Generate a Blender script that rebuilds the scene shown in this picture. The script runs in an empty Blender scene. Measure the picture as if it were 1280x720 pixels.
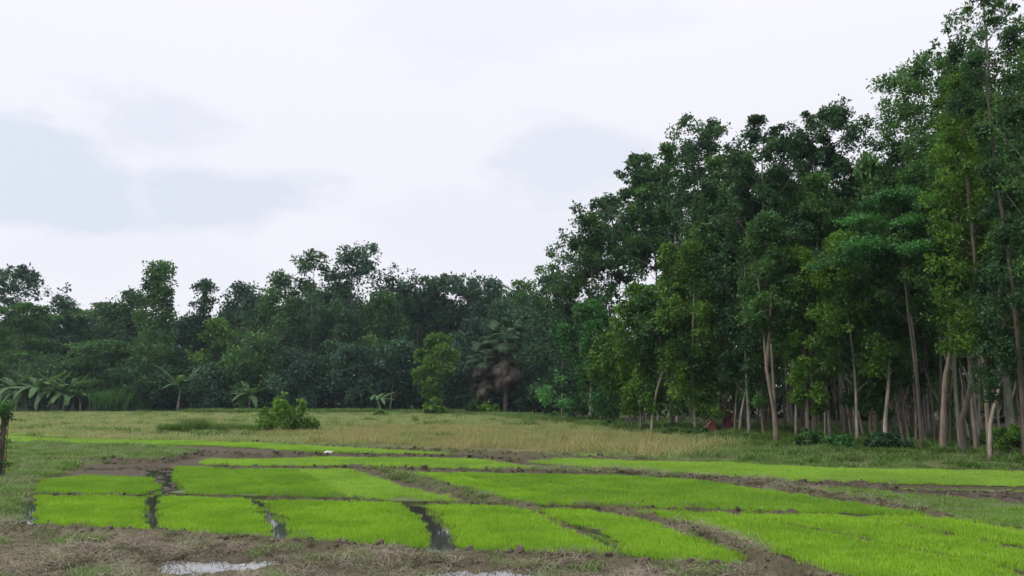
import bpy, math, random
import numpy as np
import bmesh
from mathutils import Vector, noise as mnoise

# ---------------------------------------------------------------- scene, camera, sky, sun
S = bpy.context.scene
C = S.collection
R = math.radians
S.render.resolution_x, S.render.resolution_y = 1024, 576
S.view_settings.view_transform = 'Standard'
S.view_settings.look = 'None'
S.view_settings.exposure = 0.3
S.view_settings.gamma = 1.0

CAM_H = 2.0
FPX = 1000.0                      # focal length in pixels of the 1280 px wide photograph
HORIZON = 495.0
PITCH = math.atan((HORIZON - 360.0) / FPX)
cam = bpy.data.cameras.new('camera')
cam.sensor_width = 36.0
cam.lens = 36.0 * FPX / 1280.0
cam.clip_end = 6000.0
cam_o = bpy.data.objects.new('camera', cam)
C.objects.link(cam_o)
cam_o.location = (0, 0, CAM_H)
cam_o.rotation_euler = (R(90) + PITCH, 0, 0)
S.camera = cam_o

SUN_EL, SUN_AZ = 50.0, -108.0      # azimuth measured from +Y (view direction) towards +X
world = bpy.data.worlds.new('World')
S.world = world
world.use_nodes = True
wn = world.node_tree.nodes
wl = world.node_tree.links
for n in list(wn):
    wn.remove(n)
out = wn.new('ShaderNodeOutputWorld')
bg = wn.new('ShaderNodeBackground')
sky = wn.new('ShaderNodeTexSky')
sky.sky_type = 'NISHITA'
sky.sun_disc = False
sky.sun_elevation = R(SUN_EL)
sky.sun_rotation = R(SUN_AZ)
tc = wn.new('ShaderNodeTexCoord')
mp = wn.new('ShaderNodeMapping')
mp.inputs['Scale'].default_value = (1.0, 1.0, 2.6)
wl.new(tc.outputs['Generated'], mp.inputs['Vector'])
nz = wn.new('ShaderNodeTexNoise')
nz.inputs['Scale'].default_value = 4.6
nz.inputs['Detail'].default_value = 5.0
nz.inputs['Roughness'].default_value = 0.6
wl.new(mp.outputs['Vector'], nz.inputs['Vector'])


def wmath(op, a, b=None, c=None, clamp=False):
    n = wn.new('ShaderNodeMath')
    n.operation = op
    n.use_clamp = clamp
    for i, v in enumerate((a, b, c)):
        if v is None:
            continue
        if isinstance(v, (int, float)):
            n.inputs[i].default_value = v
        else:
            wl.new(v, n.inputs[i])
    return n.outputs[0]


def px_dir(px, py):
    d = Vector(((px - 640.0) / FPX, 1.0, (360.0 - py) / FPX))
    c, s = math.cos(PITCH), math.sin(PITCH)
    return Vector((d.x, d.y * c - d.z * s, d.y * s + d.z * c)).normalized()


# thin blue-grey openings in the overcast, each a direction on the sky
thin = None
wob = wmath('SUBTRACT', nz.outputs['Fac'], 0.5)
for (px, py, rx, ry, amp) in ((30, 215, 120, 62, .95), (190, 160, 95, 45, .6), (285, 240, 110, 38, .9), (720, 200, 85, 42, .7),
                              (110, 330, 170, 40, .25), (560, 300, 160, 45, .3), (640, 20, 200, 40, .3)):
    d = px_dir(px, py)
    vm = wn.new('ShaderNodeVectorMath')
    vm.operation = 'SUBTRACT'
    wl.new(tc.outputs['Generated'], vm.inputs[0])
    vm.inputs[1].default_value = d
    ms = wn.new('ShaderNodeVectorMath')
    ms.operation = 'MULTIPLY'
    wl.new(vm.outputs[0], ms.inputs[0])
    ms.inputs[1].default_value = (1000.0 / rx, 1000.0 / rx, 1000.0 / ry)
    ln = wn.new('ShaderNodeVectorMath')
    ln.operation = 'LENGTH'
    wl.new(ms.outputs[0], ln.inputs[0])
    v = wmath('MULTIPLY_ADD', wob, -4.2, ln.outputs['Value'])
    v = wmath('SUBTRACT', 1.25, v)
    v = wmath('MULTIPLY', wmath('MULTIPLY', v, 1.35, clamp=True), amp)
    thin = v if thin is None else wmath('MAXIMUM', thin, v)
cr = wn.new('ShaderNodeMix')
cr.data_type = 'RGBA'
cr.inputs['A'].default_value = (0.785, 0.775, 0.825, 1)
cr.inputs['B'].default_value = (0.580, 0.632, 0.725, 1)
wl.new(thin, cr.inputs['Factor'])
nz2 = wn.new('ShaderNodeTexNoise')
nz2.inputs['Scale'].default_value = 1.6
nz2.inputs['Detail'].default_value = 4.0
wl.new(mp.outputs['Vector'], nz2.inputs['Vector'])
soft = wmath('MULTIPLY_ADD', nz2.outputs['Fac'], 0.5, 0.0, clamp=True)
cr2 = wn.new('ShaderNodeMix')
cr2.data_type = 'RGBA'
wl.new(soft, cr2.inputs['Factor'])
wl.new(cr.outputs['Result'], cr2.inputs['A'])
cr2.inputs['B'].default_value = (0.745, 0.750, 0.815, 1)
skys = wn.new('ShaderNodeMix')
skys.data_type = 'RGBA'
skys.inputs['Factor'].default_value = 0.93
skm = wn.new('ShaderNodeVectorMath')
skm.operation = 'SCALE'
skm.inputs['Scale'].default_value = 1.0
wl.new(sky.outputs['Color'], skm.inputs[0])
# clouds are given in units of the Nishita sky (strength 0.1 below)
cls = wn.new('ShaderNodeVectorMath')
cls.operation = 'SCALE'
cls.inputs['Scale'].default_value = 10.0
wl.new(cr2.outputs['Result'], cls.inputs[0])
wl.new(skm.outputs[0], skys.inputs['A'])
wl.new(cls.outputs[0], skys.inputs['B'])
wl.new(skys.outputs['Result'], bg.inputs['Color'])
bg.inputs['Strength'].default_value = 0.1
# overcast dome brighter towards the zenith, boosted overhead to light the scene more
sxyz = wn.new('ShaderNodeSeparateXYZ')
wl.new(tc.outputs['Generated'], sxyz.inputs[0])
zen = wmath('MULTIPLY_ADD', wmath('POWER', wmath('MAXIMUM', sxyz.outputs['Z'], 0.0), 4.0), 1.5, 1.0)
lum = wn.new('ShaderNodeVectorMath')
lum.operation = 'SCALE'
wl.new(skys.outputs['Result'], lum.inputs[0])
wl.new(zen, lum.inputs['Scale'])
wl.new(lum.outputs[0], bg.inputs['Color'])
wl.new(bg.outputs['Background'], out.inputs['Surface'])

sun = bpy.data.lights.new('sun', 'SUN')
sun.energy = 1.5
sun.angle = R(14)
sun.color = (1.0, 0.96, 0.88)
sun_o = bpy.data.objects.new('sun', sun)
C.objects.link(sun_o)
sd = Vector((math.sin(R(SUN_AZ)) * math.cos(R(SUN_EL)), math.cos(R(SUN_AZ)) * math.cos(R(SUN_EL)), math.sin(R(SUN_EL))))
sun_o.rotation_euler = (-sd).to_track_quat('-Z', 'Y').to_euler()

# ---------------------------------------------------------------- helpers


def tag(o, label=None, cat=None, group=None, kind=None):
    if label:
        o['label'] = label
    if cat:
        o['category'] = cat
    if group:
        o['group'] = group
    if kind:
        o['kind'] = kind
    return o


def empty(name, loc, label=None, cat=None, group=None, rz=0.0):
    o = bpy.data.objects.new(name, None)
    o.empty_display_size = 0.3
    C.objects.link(o)
    o.location = loc
    o.rotation_euler = (0, 0, rz)
    return tag(o, label, cat, group)


def link(name, me, parent=None, mat=None):
    o = bpy.data.objects.new(name, me)
    C.objects.link(o)
    if parent is not None:
        o.parent = parent
    if mat is not None and len(me.materials) == 0:
        me.materials.append(mat)
    return o


def mesh_from(name, verts, faces4=None, faces3=None, tint=None, smooth=False):
    """verts Nx3, faces4 Mx4, faces3 Kx3 ; tint per-vertex float attribute"""
    verts = np.asarray(verts, dtype=np.float32)
    me = bpy.data.meshes.new(name)
    n4 = 0 if faces4 is None else len(faces4)
    n3 = 0 if faces3 is None else len(faces3)
    me.vertices.add(len(verts))
    me.vertices.foreach_set('co', verts.ravel())
    loops = []
    if n4:
        loops.append(np.asarray(faces4, dtype=np.int32).ravel())
    if n3:
        loops.append(np.asarray(faces3, dtype=np.int32).ravel())
    loops = np.concatenate(loops)
    me.loops.add(len(loops))
    me.loops.foreach_set('vertex_index', loops)
    me.polygons.add(n4 + n3)
    st = np.concatenate([np.arange(n4) * 4, n4 * 4 + np.arange(n3) * 3]).astype(np.int32)
    me.polygons.foreach_set('loop_start', st)
    if smooth:
        me.polygons.foreach_set('use_smooth', np.ones(n4 + n3, dtype=bool))
    me.update(calc_edges=True)
    if tint is not None:
        a = me.attributes.new('tint', 'FLOAT', 'POINT')
        a.data.foreach_set('value', np.asarray(tint, dtype=np.float32))
    return me


class Acc:
    """accumulates tubes into one mesh"""

    def __init__(self):
        self.v, self.f4, self.f3, self.t, self.n = [], [], [], [], 0

    def add(self, v, f4=None, f3=None, t=0.5):
        v = np.asarray(v, dtype=np.float32)
        self.v.append(v)
        if f4 is not None and len(f4):
            self.f4.append(np.asarray(f4) + self.n)
        if f3 is not None and len(f3):
            self.f3.append(np.asarray(f3) + self.n)
        self.t.append(np.full(len(v), t) if np.isscalar(t) else np.asarray(t))
        self.n += len(v)

    def tube(self, pts, rad, sides=7, t=0.5, lump=0.0, rng=None):
        pts = np.asarray(pts, dtype=float)
        n = len(pts)
        rad = np.asarray(rad, dtype=float)
        tan = np.gradient(pts, axis=0)
        tan /= np.linalg.norm(tan, axis=1)[:, None] + 1e-9
        ref = np.array([1.0, 0.13, 0.05]) if abs(tan[:, 2]).mean() > 0.5 else np.array([0.05, 0.1, 1.0])
        a = np.cross(tan, ref)
        a /= np.linalg.norm(a, axis=1)[:, None] + 1e-9
        b = np.cross(tan, a)
        th = np.linspace(0, 2 * np.pi, sides, endpoint=False)
        rr = rad[:, None] * np.ones((n, sides))
        if lump and rng is not None:
            rr = rr * (1 + lump * rng.standard_normal((n, sides)))
        v = pts[:, None, :] + rr[..., None] * (np.cos(th)[None, :, None] * a[:, None, :] + np.sin(th)[None, :, None] * b[:, None, :])
        v = v.reshape(-1, 3)
        i = np.arange(n - 1)[:, None] * sides
        j = np.arange(sides)[None, :]
        j2 = (j + 1) % sides
        f = np.stack([i + j, i + j2, i + sides + j2, i + sides + j], -1).reshape(-1, 4)
        # caps: a tip vertex
        v = np.vstack([v, pts[-1] + tan[-1] * rad[-1] * 0.6])
        tip = n * sides
        base = (n - 1) * sides
        f3 = np.stack([base + np.arange(sides), base + (np.arange(sides) + 1) % sides, np.full(sides, tip)], -1)
        self.add(v, f, f3, t)

    def mesh(self, name, smooth=True):
        return mesh_from(name, np.vstack(self.v), np.vstack(self.f4) if self.f4 else None, np.vstack(self.f3) if self.f3 else None,
                         np.concatenate(self.t), smooth)


def snoise(x, y, scale=1.0, seed=0, octaves=3):
    """cheap smooth 2-D noise, about -1..1, for numpy arrays"""
    r = np.random.RandomState(seed)
    o = np.zeros_like(np.asarray(x, dtype=float))
    amp, tot = 1.0, 0.0
    f = 1.0 / scale
    for k in range(octaves):
        for j in range(4):
            a = r.uniform(0, 2 * np.pi)
            ph = r.uniform(0, 2 * np.pi)
            ff = f * r.uniform(0.7, 1.4)
            o += amp * np.sin((x * np.cos(a) + y * np.sin(a)) * ff * 2 * np.pi + ph + 1.3 * np.sin((x * np.sin(a) - y * np.cos(a)) * ff * 4 + ph)) * 0.5
        tot += amp
        amp *= 0.5
        f *= 2.1
    return o / tot


def gp(px, py, z=0.0):
    d = px_dir(px, py)
    t = (z - CAM_H) / d.z
    return (d.x * t, d.y * t)


def at(px, Y, py=HORIZON):
    d = px_dir(px, py)
    t = Y / d.y
    return d.x * t, CAM_H + d.z * t


def poly_sdf(poly, x, y):
    """signed distance, positive inside"""
    poly = np.asarray(poly, dtype=float)
    n = len(poly)
    d = np.full(x.shape, 1e18)
    inside = np.zeros(x.shape, dtype=bool)
    for i in range(n):
        ax, ay = poly[i]
        bx, by = poly[(i + 1) % n]
        ex, ey = bx - ax, by - ay
        wx, wy = x - ax, y - ay
        t = np.clip((wx * ex + wy * ey) / (ex * ex + ey * ey + 1e-12), 0, 1)
        d = np.minimum(d, (wx - ex * t) ** 2 + (wy - ey * t) ** 2)
        c = ((ay <= y) & (by > y)) | ((by <= y) & (ay > y))
        with np.errstate(divide='ignore', invalid='ignore'):
            xi = ax + (y - ay) / (by - ay + 1e-18) * ex
        inside ^= c & (x < xi)
    d = np.sqrt(d)
    return np.where(inside, d, -d)


def line_dist(pts, x, y):
    d = np.full(x.shape, 1e18)
    for i in range(len(pts) - 1):
        ax, ay = pts[i]
        bx, by = pts[i + 1]
        ex, ey = bx - ax, by - ay
        wx, wy = x - ax, y - ay
        t = np.clip((wx * ex + wy * ey) / (ex * ex + ey * ey + 1e-12), 0, 1)
        d = np.minimum(d, (wx - ex * t) ** 2 + (wy - ey * t) ** 2)
    return np.sqrt(d)


def sstep(a, b, v):
    t = np.clip((v - a) / (b - a), 0, 1)
    return t * t * (3 - 2 * t)


def gpoly(pts, z=0.0):
    return [gp(a, b, z) for a, b in pts]


# ---------------------------------------------------------------- materials
def new_mat(name):
    m = bpy.data.materials.new(name)
    m.use_nodes = True
    nt = m.node_tree
    for n in list(nt.nodes):
        nt.nodes.remove(n)
    o = nt.nodes.new('ShaderNodeOutputMaterial')
    return m, nt, o


def mixrgb(nt, f, a, b, mode='MIX'):
    n = nt.nodes.new('ShaderNodeMix')
    n.data_type = 'RGBA'
    n.blend_type = mode
    for k, v in (('Factor', f), ('A', a), ('B', b)):
        if isinstance(v, (int, float)):
            n.inputs[k].default_value = v
        elif isinstance(v, tuple):
            n.inputs[k].default_value = (*v, 1)
        else:
            nt.links.new(v, n.inputs[k])
    return n.outputs['Result']


def nnoise(nt, scale, detail=3.0, vec=None, rough=0.55):
    n = nt.nodes.new('ShaderNodeTexNoise')
    n.inputs['Scale'].default_value = scale
    n.inputs['Detail'].default_value = detail
    n.inputs['Roughness'].default_value = rough
    if vec is None:
        g = nt.nodes.new('ShaderNodeNewGeometry')
        vec = g.outputs['Position']
    nt.links.new(vec, n.inputs['Vector'])
    return n.outputs['Fac']


def ramp(nt, v, lo, hi):
    n = nt.nodes.new('ShaderNodeMapRange')
    n.inputs['From Min'].default_value = lo
    n.inputs['From Max'].default_value = hi
    nt.links.new(v, n.inputs['Value'])
    return n.outputs['Result']


def leaf_mat(name, dark, light, alt=None, trans=0.35, rough=0.6, patch=0.5, patch_amt=0.5, spec=0.25):
    m, nt, o = new_mat(name)
    a = nt.nodes.new('ShaderNodeAttribute')
    a.attribute_name = 'tint'
    col = mixrgb(nt, a.outputs['Fac'], dark, light)
    if alt is not None:
        f = ramp(nt, nnoise(nt, patch, 2.0), 0.42, 0.62)
        mm = nt.nodes.new('ShaderNodeMath')
        mm.operation = 'MULTIPLY'
        nt.links.new(f, mm.inputs[0])
        mm.inputs[1].default_value = patch_amt
        col = mixrgb(nt, mm.outputs[0], col, alt)
    p = nt.nodes.new('ShaderNodeBsdfPrincipled')
    p.inputs['Roughness'].default_value = rough
    p.inputs['Specular IOR Level'].default_value = spec
    nt.links.new(col, p.inputs['Base Color'])
    t = nt.nodes.new('ShaderNodeBsdfTranslucent')
    tcol = mixrgb(nt, 1.0, col, (1.0, 1.15, 0.55), 'MULTIPLY')
    nt.links.new(tcol, t.inputs['Color'])
    mx = nt.nodes.new('ShaderNodeMixShader')
    mx.inputs[0].default_value = trans
    nt.links.new(p.outputs[0], mx.inputs[1])
    nt.links.new(t.outputs[0], mx.inputs[2])
    nt.links.new(mx.outputs[0], o.inputs['Surface'])
    return m


def bark_mat(name, a, b, scale=6.0):
    m, nt, o = new_mat(name)
    g = nt.nodes.new('ShaderNodeTexCoord')
    mpn = nt.nodes.new('ShaderNodeMapping')
    mpn.inputs['Scale'].default_value = (1, 1, 0.25)
    nt.links.new(g.outputs['Object'], mpn.inputs['Vector'])
    n1 = nnoise(nt, scale, 5.0, mpn.outputs['Vector'])
    n2 = nnoise(nt, 0.9, 2.0, g.outputs['Object'])
    col = mixrgb(nt, ramp(nt, n1, 0.35, 0.65), a, b)
    col = mixrgb(nt, ramp(nt, n2, 0.5, 0.75), col, (a[0] * 0.6, a[1] * 0.75, a[2] * 0.55))
    p = nt.nodes.new('ShaderNodeBsdfPrincipled')
    p.inputs['Roughness'].default_value = 0.9
    nt.links.new(col, p.inputs['Base Color'])
    bp = nt.nodes.new('ShaderNodeBump')
    bp.inputs['Strength'].default_value = 0.6
    bp.inputs['Distance'].default_value = 0.02
    nt.links.new(n1, bp.inputs['Height'])
    nt.links.new(bp.outputs[0], p.inputs['Normal'])
    nt.links.new(p.outputs[0], o.inputs['Surface'])
    return m


def plain_mat(name, a, b=None, scale=8.0, rough=0.85):
    m, nt, o = new_mat(name)
    b = b or tuple(c * 0.7 for c in a)
    col = mixrgb(nt, ramp(nt, nnoise(nt, scale, 4.0), 0.35, 0.65), a, b)
    p = nt.nodes.new('ShaderNodeBsdfPrincipled')
    p.inputs['Roughness'].default_value = rough
    nt.links.new(col, p.inputs['Base Color'])
    nt.links.new(p.outputs[0], o.inputs['Surface'])
    return m


M = {}
M['leaf_dark'] = leaf_mat('leaf_dark', (0.017, 0.045, 0.024), (0.077, 0.165, 0.070))
M['leaf_blue'] = leaf_mat('leaf_blue', (0.017, 0.046, 0.031), (0.077, 0.158, 0.097))
M['leaf_mid'] = leaf_mat('leaf_mid', (0.023, 0.063, 0.021), (0.107, 0.230, 0.063))
M['leaf_warm'] = leaf_mat('leaf_warm', (0.032, 0.077, 0.015), (0.160, 0.310, 0.044))
M['leaf_bright'] = leaf_mat('leaf_bright', (0.058, 0.135, 0.026), (0.150, 0.270, 0.050))
M['leaf_fresh'] = leaf_mat('leaf_fresh', (0.024, 0.084, 0.023), (0.100, 0.276, 0.076))
M['leaf_banana'] = leaf_mat('leaf_banana', (0.050, 0.115, 0.040), (0.100, 0.185, 0.065), trans=0.3)
M['frond_dead'] = leaf_mat('frond_dead', (0.038, 0.032, 0.022), (0.095, 0.078, 0.056), trans=0.15)
M['frond_green'] = leaf_mat('frond_green', (0.030, 0.065, 0.030), (0.065, 0.110, 0.050), trans=0.25)
M['bark_pale'] = bark_mat('bark_pale', (0.42, 0.37, 0.30), (0.17, 0.135, 0.11))
M['bark_red'] = bark_mat('bark_red', (0.250, 0.195, 0.155), (0.110, 0.084, 0.066))
M['bark_dark'] = bark_mat('bark_dark', (0.10, 0.078, 0.06), (0.045, 0.038, 0.03))
M['bark_grey'] = bark_mat('bark_grey', (0.27, 0.25, 0.215), (0.10, 0.10, 0.085))
M['rice_a'] = leaf_mat('rice_front', (0.199, 0.350, 0.022), (0.335, 0.552, 0.043), (0.166, 0.309, 0.022), 0.4, 0.5, 0.9, 0.6)
M['rice_b'] = leaf_mat('rice_middle', (0.167, 0.307, 0.025), (0.279, 0.475, 0.046), (0.140, 0.272, 0.025), 0.4, 0.5, 0.7, 0.6)
M['rice_c'] = leaf_mat('rice_far', (0.235, 0.391, 0.049), (0.364, 0.564, 0.086), (0.204, 0.340, 0.049), 0.4, 0.5, 0.4, 0.6)
M['rice_d'] = leaf_mat('rice_dull', (0.141, 0.255, 0.041), (0.201, 0.342, 0.061), (0.141, 0.201, 0.061), 0.35, 0.6, 0.5, 0.7)
M['grass_fallow'] = leaf_mat('grass_fallow', (0.190, 0.245, 0.080), (0.310, 0.360, 0.150), (0.340, 0.320, 0.170), 0.35, 0.7, 0.28, 0.85)
M['grass_tan'] = leaf_mat('grass_tan', (0.260, 0.235, 0.105), (0.400, 0.350, 0.180), (0.230, 0.270, 0.100), 0.35, 0.7, 0.35, 0.85)
M['grass_weed'] = leaf_mat('grass_weed', (0.095, 0.170, 0.040), (0.180, 0.280, 0.080), (0.190, 0.220, 0.110), 0.35, 0.7, 0.5, 0.7)
M['grass_dark'] = leaf_mat('grass_dark', (0.060, 0.125, 0.028), (0.130, 0.225, 0.055), (0.150, 0.190, 0.075), 0.35, 0.7, 0.5, 0.5)  # darker green leaves of rank weeds, tussocks and young crop
M['grass_ridge'] = leaf_mat('grass_ridge', (0.080, 0.115, 0.035), (0.190, 0.220, 0.095), (0.170, 0.150, 0.100), 0.3, 0.8, 0.8, 0.7)
M['straw'] = leaf_mat('straw', (0.108, 0.085, 0.061), (0.315, 0.270, 0.203), (0.152, 0.168, 0.088), 0.15, 0.8, 0.9, 0.55)
M['cloth_maroon'] = plain_mat('cloth_maroon', (0.16, 0.018, 0.040))
M['cloth_red'] = plain_mat('cloth_red', (0.14, 0.022, 0.020))
M['skin'] = plain_mat('skin', (0.22, 0.115, 0.07), (0.18, 0.09, 0.055), 20, 0.6)
M['hair'] = plain_mat('hair', (0.012, 0.010, 0.009), (0.02, 0.017, 0.014), 30, 0.5)
M['bag'] = plain_mat('bag', (0.50, 0.48, 0.44), (0.5, 0.47, 0.42), 12)
M['clod'] = plain_mat('clod', (0.100, 0.076, 0.054), (0.046, 0.035, 0.025), 9)

M['bed_soil'] = plain_mat('bed_soil', (0.085, 0.120, 0.022), (0.050, 0.062, 0.018), 7)

# ground: colour by what covers it (attribute "cover": R mud, G straw, B dry tan grass, rest green turf)
m, nt, o = new_mat('field_soil')
at_ = nt.nodes.new('ShaderNodeAttribute')
at_.attribute_name = 'cover'
sp = nt.nodes.new('ShaderNodeSeparateColor')
nt.links.new(at_.outputs['Color'], sp.inputs[0])
nA = nnoise(nt, 2.2, 6.0)
nB = nnoise(nt, 14.0, 5.0, None, 0.65)
nC = nnoise(nt, 0.22, 4.0)
turf = mixrgb(nt, ramp(nt, nC, 0.35, 0.65), (0.085, 0.125, 0.035), (0.135, 0.155, 0.060))
turf = mixrgb(nt, ramp(nt, nB, 0.4, 0.7), turf, (0.055, 0.075, 0.028))
mud = mixrgb(nt, ramp(nt, nB, 0.35, 0.65), (0.040, 0.031, 0.022), (0.098, 0.076, 0.055))
mud = mixrgb(nt, ramp(nt, nA, 0.45, 0.7), mud, (0.066, 0.048, 0.036))
stw = mixrgb(nt, ramp(nt, nB, 0.35, 0.65), (0.062, 0.048, 0.034), (0.125, 0.104, 0.072))
tan = mixrgb(nt, ramp(nt, nA, 0.35, 0.65), (0.175, 0.135, 0.070), (0.130, 0.130, 0.060))
col = mixrgb(nt, sp.outputs[2], turf, tan)
col = mixrgb(nt, sp.outputs[1], col, stw)
col = mixrgb(nt, sp.outputs[0], col, mud)
pb = nt.nodes.new('ShaderNodeBsdfPrincipled')
nt.links.new(col, pb.inputs['Base Color'])
rg = nt.nodes.new('ShaderNodeMapRange')
rg.inputs['To Min'].default_value = 0.95
rg.inputs['To Max'].default_value = 0.72
pb.inputs['Specular IOR Level'].default_value = 0.1
nt.links.new(sp.outputs[0], rg.inputs['Value'])
nt.links.new(rg.outputs[0], pb.inputs['Roughness'])
bp = nt.nodes.new('ShaderNodeBump')
bp.inputs['Strength'].default_value = 0.8
bp.inputs['Distance'].default_value = 0.03
nt.links.new(nB, bp.inputs['Height'])
nt.links.new(bp.outputs[0], pb.inputs['Normal'])
nt.links.new(pb.outputs[0], o.inputs['Surface'])
M['field'] = m

m, nt, o = new_mat('muddy_water')
pb = nt.nodes.new('ShaderNodeBsdfPrincipled')
pb.inputs['Base Color'].default_value = (0.045, 0.040, 0.034, 1)
pb.inputs['Coat Weight'].default_value = 1.0
pb.inputs['Coat Roughness'].default_value = 0.03
pb.inputs['Coat IOR'].default_value = 1.33
pb.inputs['Roughness'].default_value = 0.04
pb.inputs['IOR'].default_value = 1.33
bp = nt.nodes.new('ShaderNodeBump')
bp.inputs['Strength'].default_value = 0.015
bp.inputs['Distance'].default_value = 0.02
nt.links.new(nnoise(nt, 5.0, 2.0), bp.inputs['Height'])
nt.links.new(bp.outputs[0], pb.inputs['Normal'])
nt.links.new(pb.outputs[0], o.inputs['Surface'])
M['water'] = m

# ---------------------------------------------------------------- field layout (traced where it lies on the ground)
BED_Z = 0.04
TOP_Z = 0.075                      # height of the seedling tips
BEDS = [  # outline, rice kind, label
    ([(50, 620), (172, 621.5), (173, 640), (176, 663), (120, 660), (44, 655), (43, 640)], 'rice_a', 'front rice seedbed at the far left beside the bright water puddle'),
    ([(203, 622), (299, 624), (315, 637), (330, 650), (330, 672), (270, 668), (210, 664), (208, 645)], 'rice_a', 'front rice seedbed between two dark water channels, second from the left'),
    ([(327, 627), (400, 627), (496, 630), (514, 643), (525, 656), (525, 684), (450, 681), (374, 674), (371, 659), (353, 643)], 'rice_a', 'wide front rice seedbed left of the channel that mirrors white sky'),
    ([(520, 630), (600, 632), (657, 637), (700, 659), (745, 681), (760, 695), (660, 692), (576, 686), (572, 672), (557, 656), (536, 643)], 'rice_a', 'front rice seedbed right of the channel that mirrors white sky'),
    ([(674, 636), (766, 641), (840, 663), (905, 687), (934, 706), (860, 702), (793, 697), (765, 675), (719, 655)], 'rice_a', 'wedge-shaped front rice seedbed left of the straw-littered mud ridge'),
    ([(784, 638), (905, 643), (1010, 662), (1130, 686), (1280, 718), (1420, 748), (1420, 800), (1100, 730), (1022, 709), (975, 692), (890, 663)], 'rice_a', 'long front rice seedbed right of the straw-littered mud ridge'),
    ([(914, 642), (1052, 645), (1140, 660), (1280, 687), (1420, 714), (1420, 744), (1280, 714), (1130, 683), (1010, 659)], 'rice_a', 'long rice seedbed between two faint furrows at the lower right'),
    ([(1062, 644), (1180, 648), (1215, 653), (1280, 663), (1420, 680), (1420, 710), (1280, 684), (1140, 657)], 'rice_a', 'tapering rice seedbed that starts at the end of the clod ridge on the right'),
    ([(60, 601), (101, 595), (150, 596), (186, 598), (189, 608), (197, 618.5), (120, 618.5), (50, 617)], 'rice_b', 'small dark rice seedbed left of the meandering mud channel'),
    ([(222, 584.5), (278, 585), (301, 594), (325, 609), (346, 620.5), (232, 618), (221, 606)], 'rice_b', 'middle rice seedbed right of the meandering mud channel'),
    ([(297, 587), (366, 587), (394, 600), (427, 621), (356, 620.5), (329, 608), (306, 594)], 'rice_b', 'narrow middle rice seedbed between two faint slanting furrows'),
    ([(373, 587), (440, 588), (462, 596), (505, 609), (570, 626), (500, 626.5), (434, 621.5), (400, 600)], 'rice_c', 'bright middle rice seedbed left of the grassy slanting ridge'),
    ([(497, 591.5), (560, 592), (650, 611), (735, 630.5), (680, 632), (645, 626), (570, 607)], 'rice_a', 'slender middle rice seedbed just right of the grassy slanting ridge'),
    ([(566, 592), (628, 592.5), (740, 614), (866, 636), (744, 631), (655, 611)], 'rice_b', 'slanting middle rice seedbed between two thin furrows'),
    ([(636, 592.5), (780, 595), (860, 600), (905, 605), (960, 613), (1060, 629), (1160, 646), (1060, 642), (930, 641), (876, 636), (745, 613)], 'rice_b', 'large darker rice seedbed below the long ridge of clods'),
    ([(250, 580), (266, 573.5), (300, 575), (372, 573), (400, 572), (440, 572), (590, 574), (632, 579), (668, 586.5), (615, 587), (550, 585.5), (440, 583), (360, 583.5), (290, 582.5)], 'rice_c', 'thin bright rice seedbed behind the middle beds on the left'),
    ([(660, 577), (710, 574), (845, 577.5), (940, 580), (1024, 585), (1280, 590), (1420, 593), (1420, 608), (1247, 608), (1090, 604.5), (991, 602), (926, 598.5), (871, 594), (777, 586.5), (702, 582)], 'rice_c', 'long bright rice field strip below the plantation bank on the right'),
    ([(0, 544.5), (75, 549), (240, 551.5), (326, 554), (480, 562.5), (560, 567), (590, 569), (480, 567.5), (400, 565.5), (330, 561), (262, 557.5), (127, 556), (0, 553), (-80, 551), (-80, 543)], 'rice_c', 'farthest thin strip of bright rice, running in from the left edge'),
    ([(-80, 541.5), (30, 542), (80, 545), (76, 547.6), (0, 543.8), (-80, 543.8)], 'rice_c', 'tiny far sliver of rice at the left edge'),
    ([(650, 568.3), (740, 569.5), (760, 571.5), (700, 571.5), (640, 570.2)], 'rice_c', 'small far sliver of rice below the dry tan grass'),
    ([(935, 603.5), (991, 607), (1090, 611), (1142, 617), (1280, 629), (1420, 640), (1420, 676), (1280, 660), (1186, 647.5), (1080, 624), (1000, 611)], 'rice_d', 'dull sparse rice plot beside the bare wet mud on the right'),
]


def bed_outline(pts):
    c = np.array(gpoly(pts, BED_Z))
    area = 0.5 * np.sum(c[:, 0] * np.roll(c[:, 1], -1) - np.roll(c[:, 0], -1) * c[:, 1])
    w = []
    for i in range(len(pts)):
        e = c[(i + 1) % len(c)] - c[i - 1]
        ny = -e[0] * np.sign(area)          # outward normal, y part
        k = 1 / (1 + math.exp(-6 * ny / (np.linalg.norm(e) + 1e-9)))
        w.append(gp(pts[i][0], pts[i][1], BED_Z * (1 - k) + TOP_Z * k))
    return w


BED_W = [bed_outline(b[0]) for b in BEDS]

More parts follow.
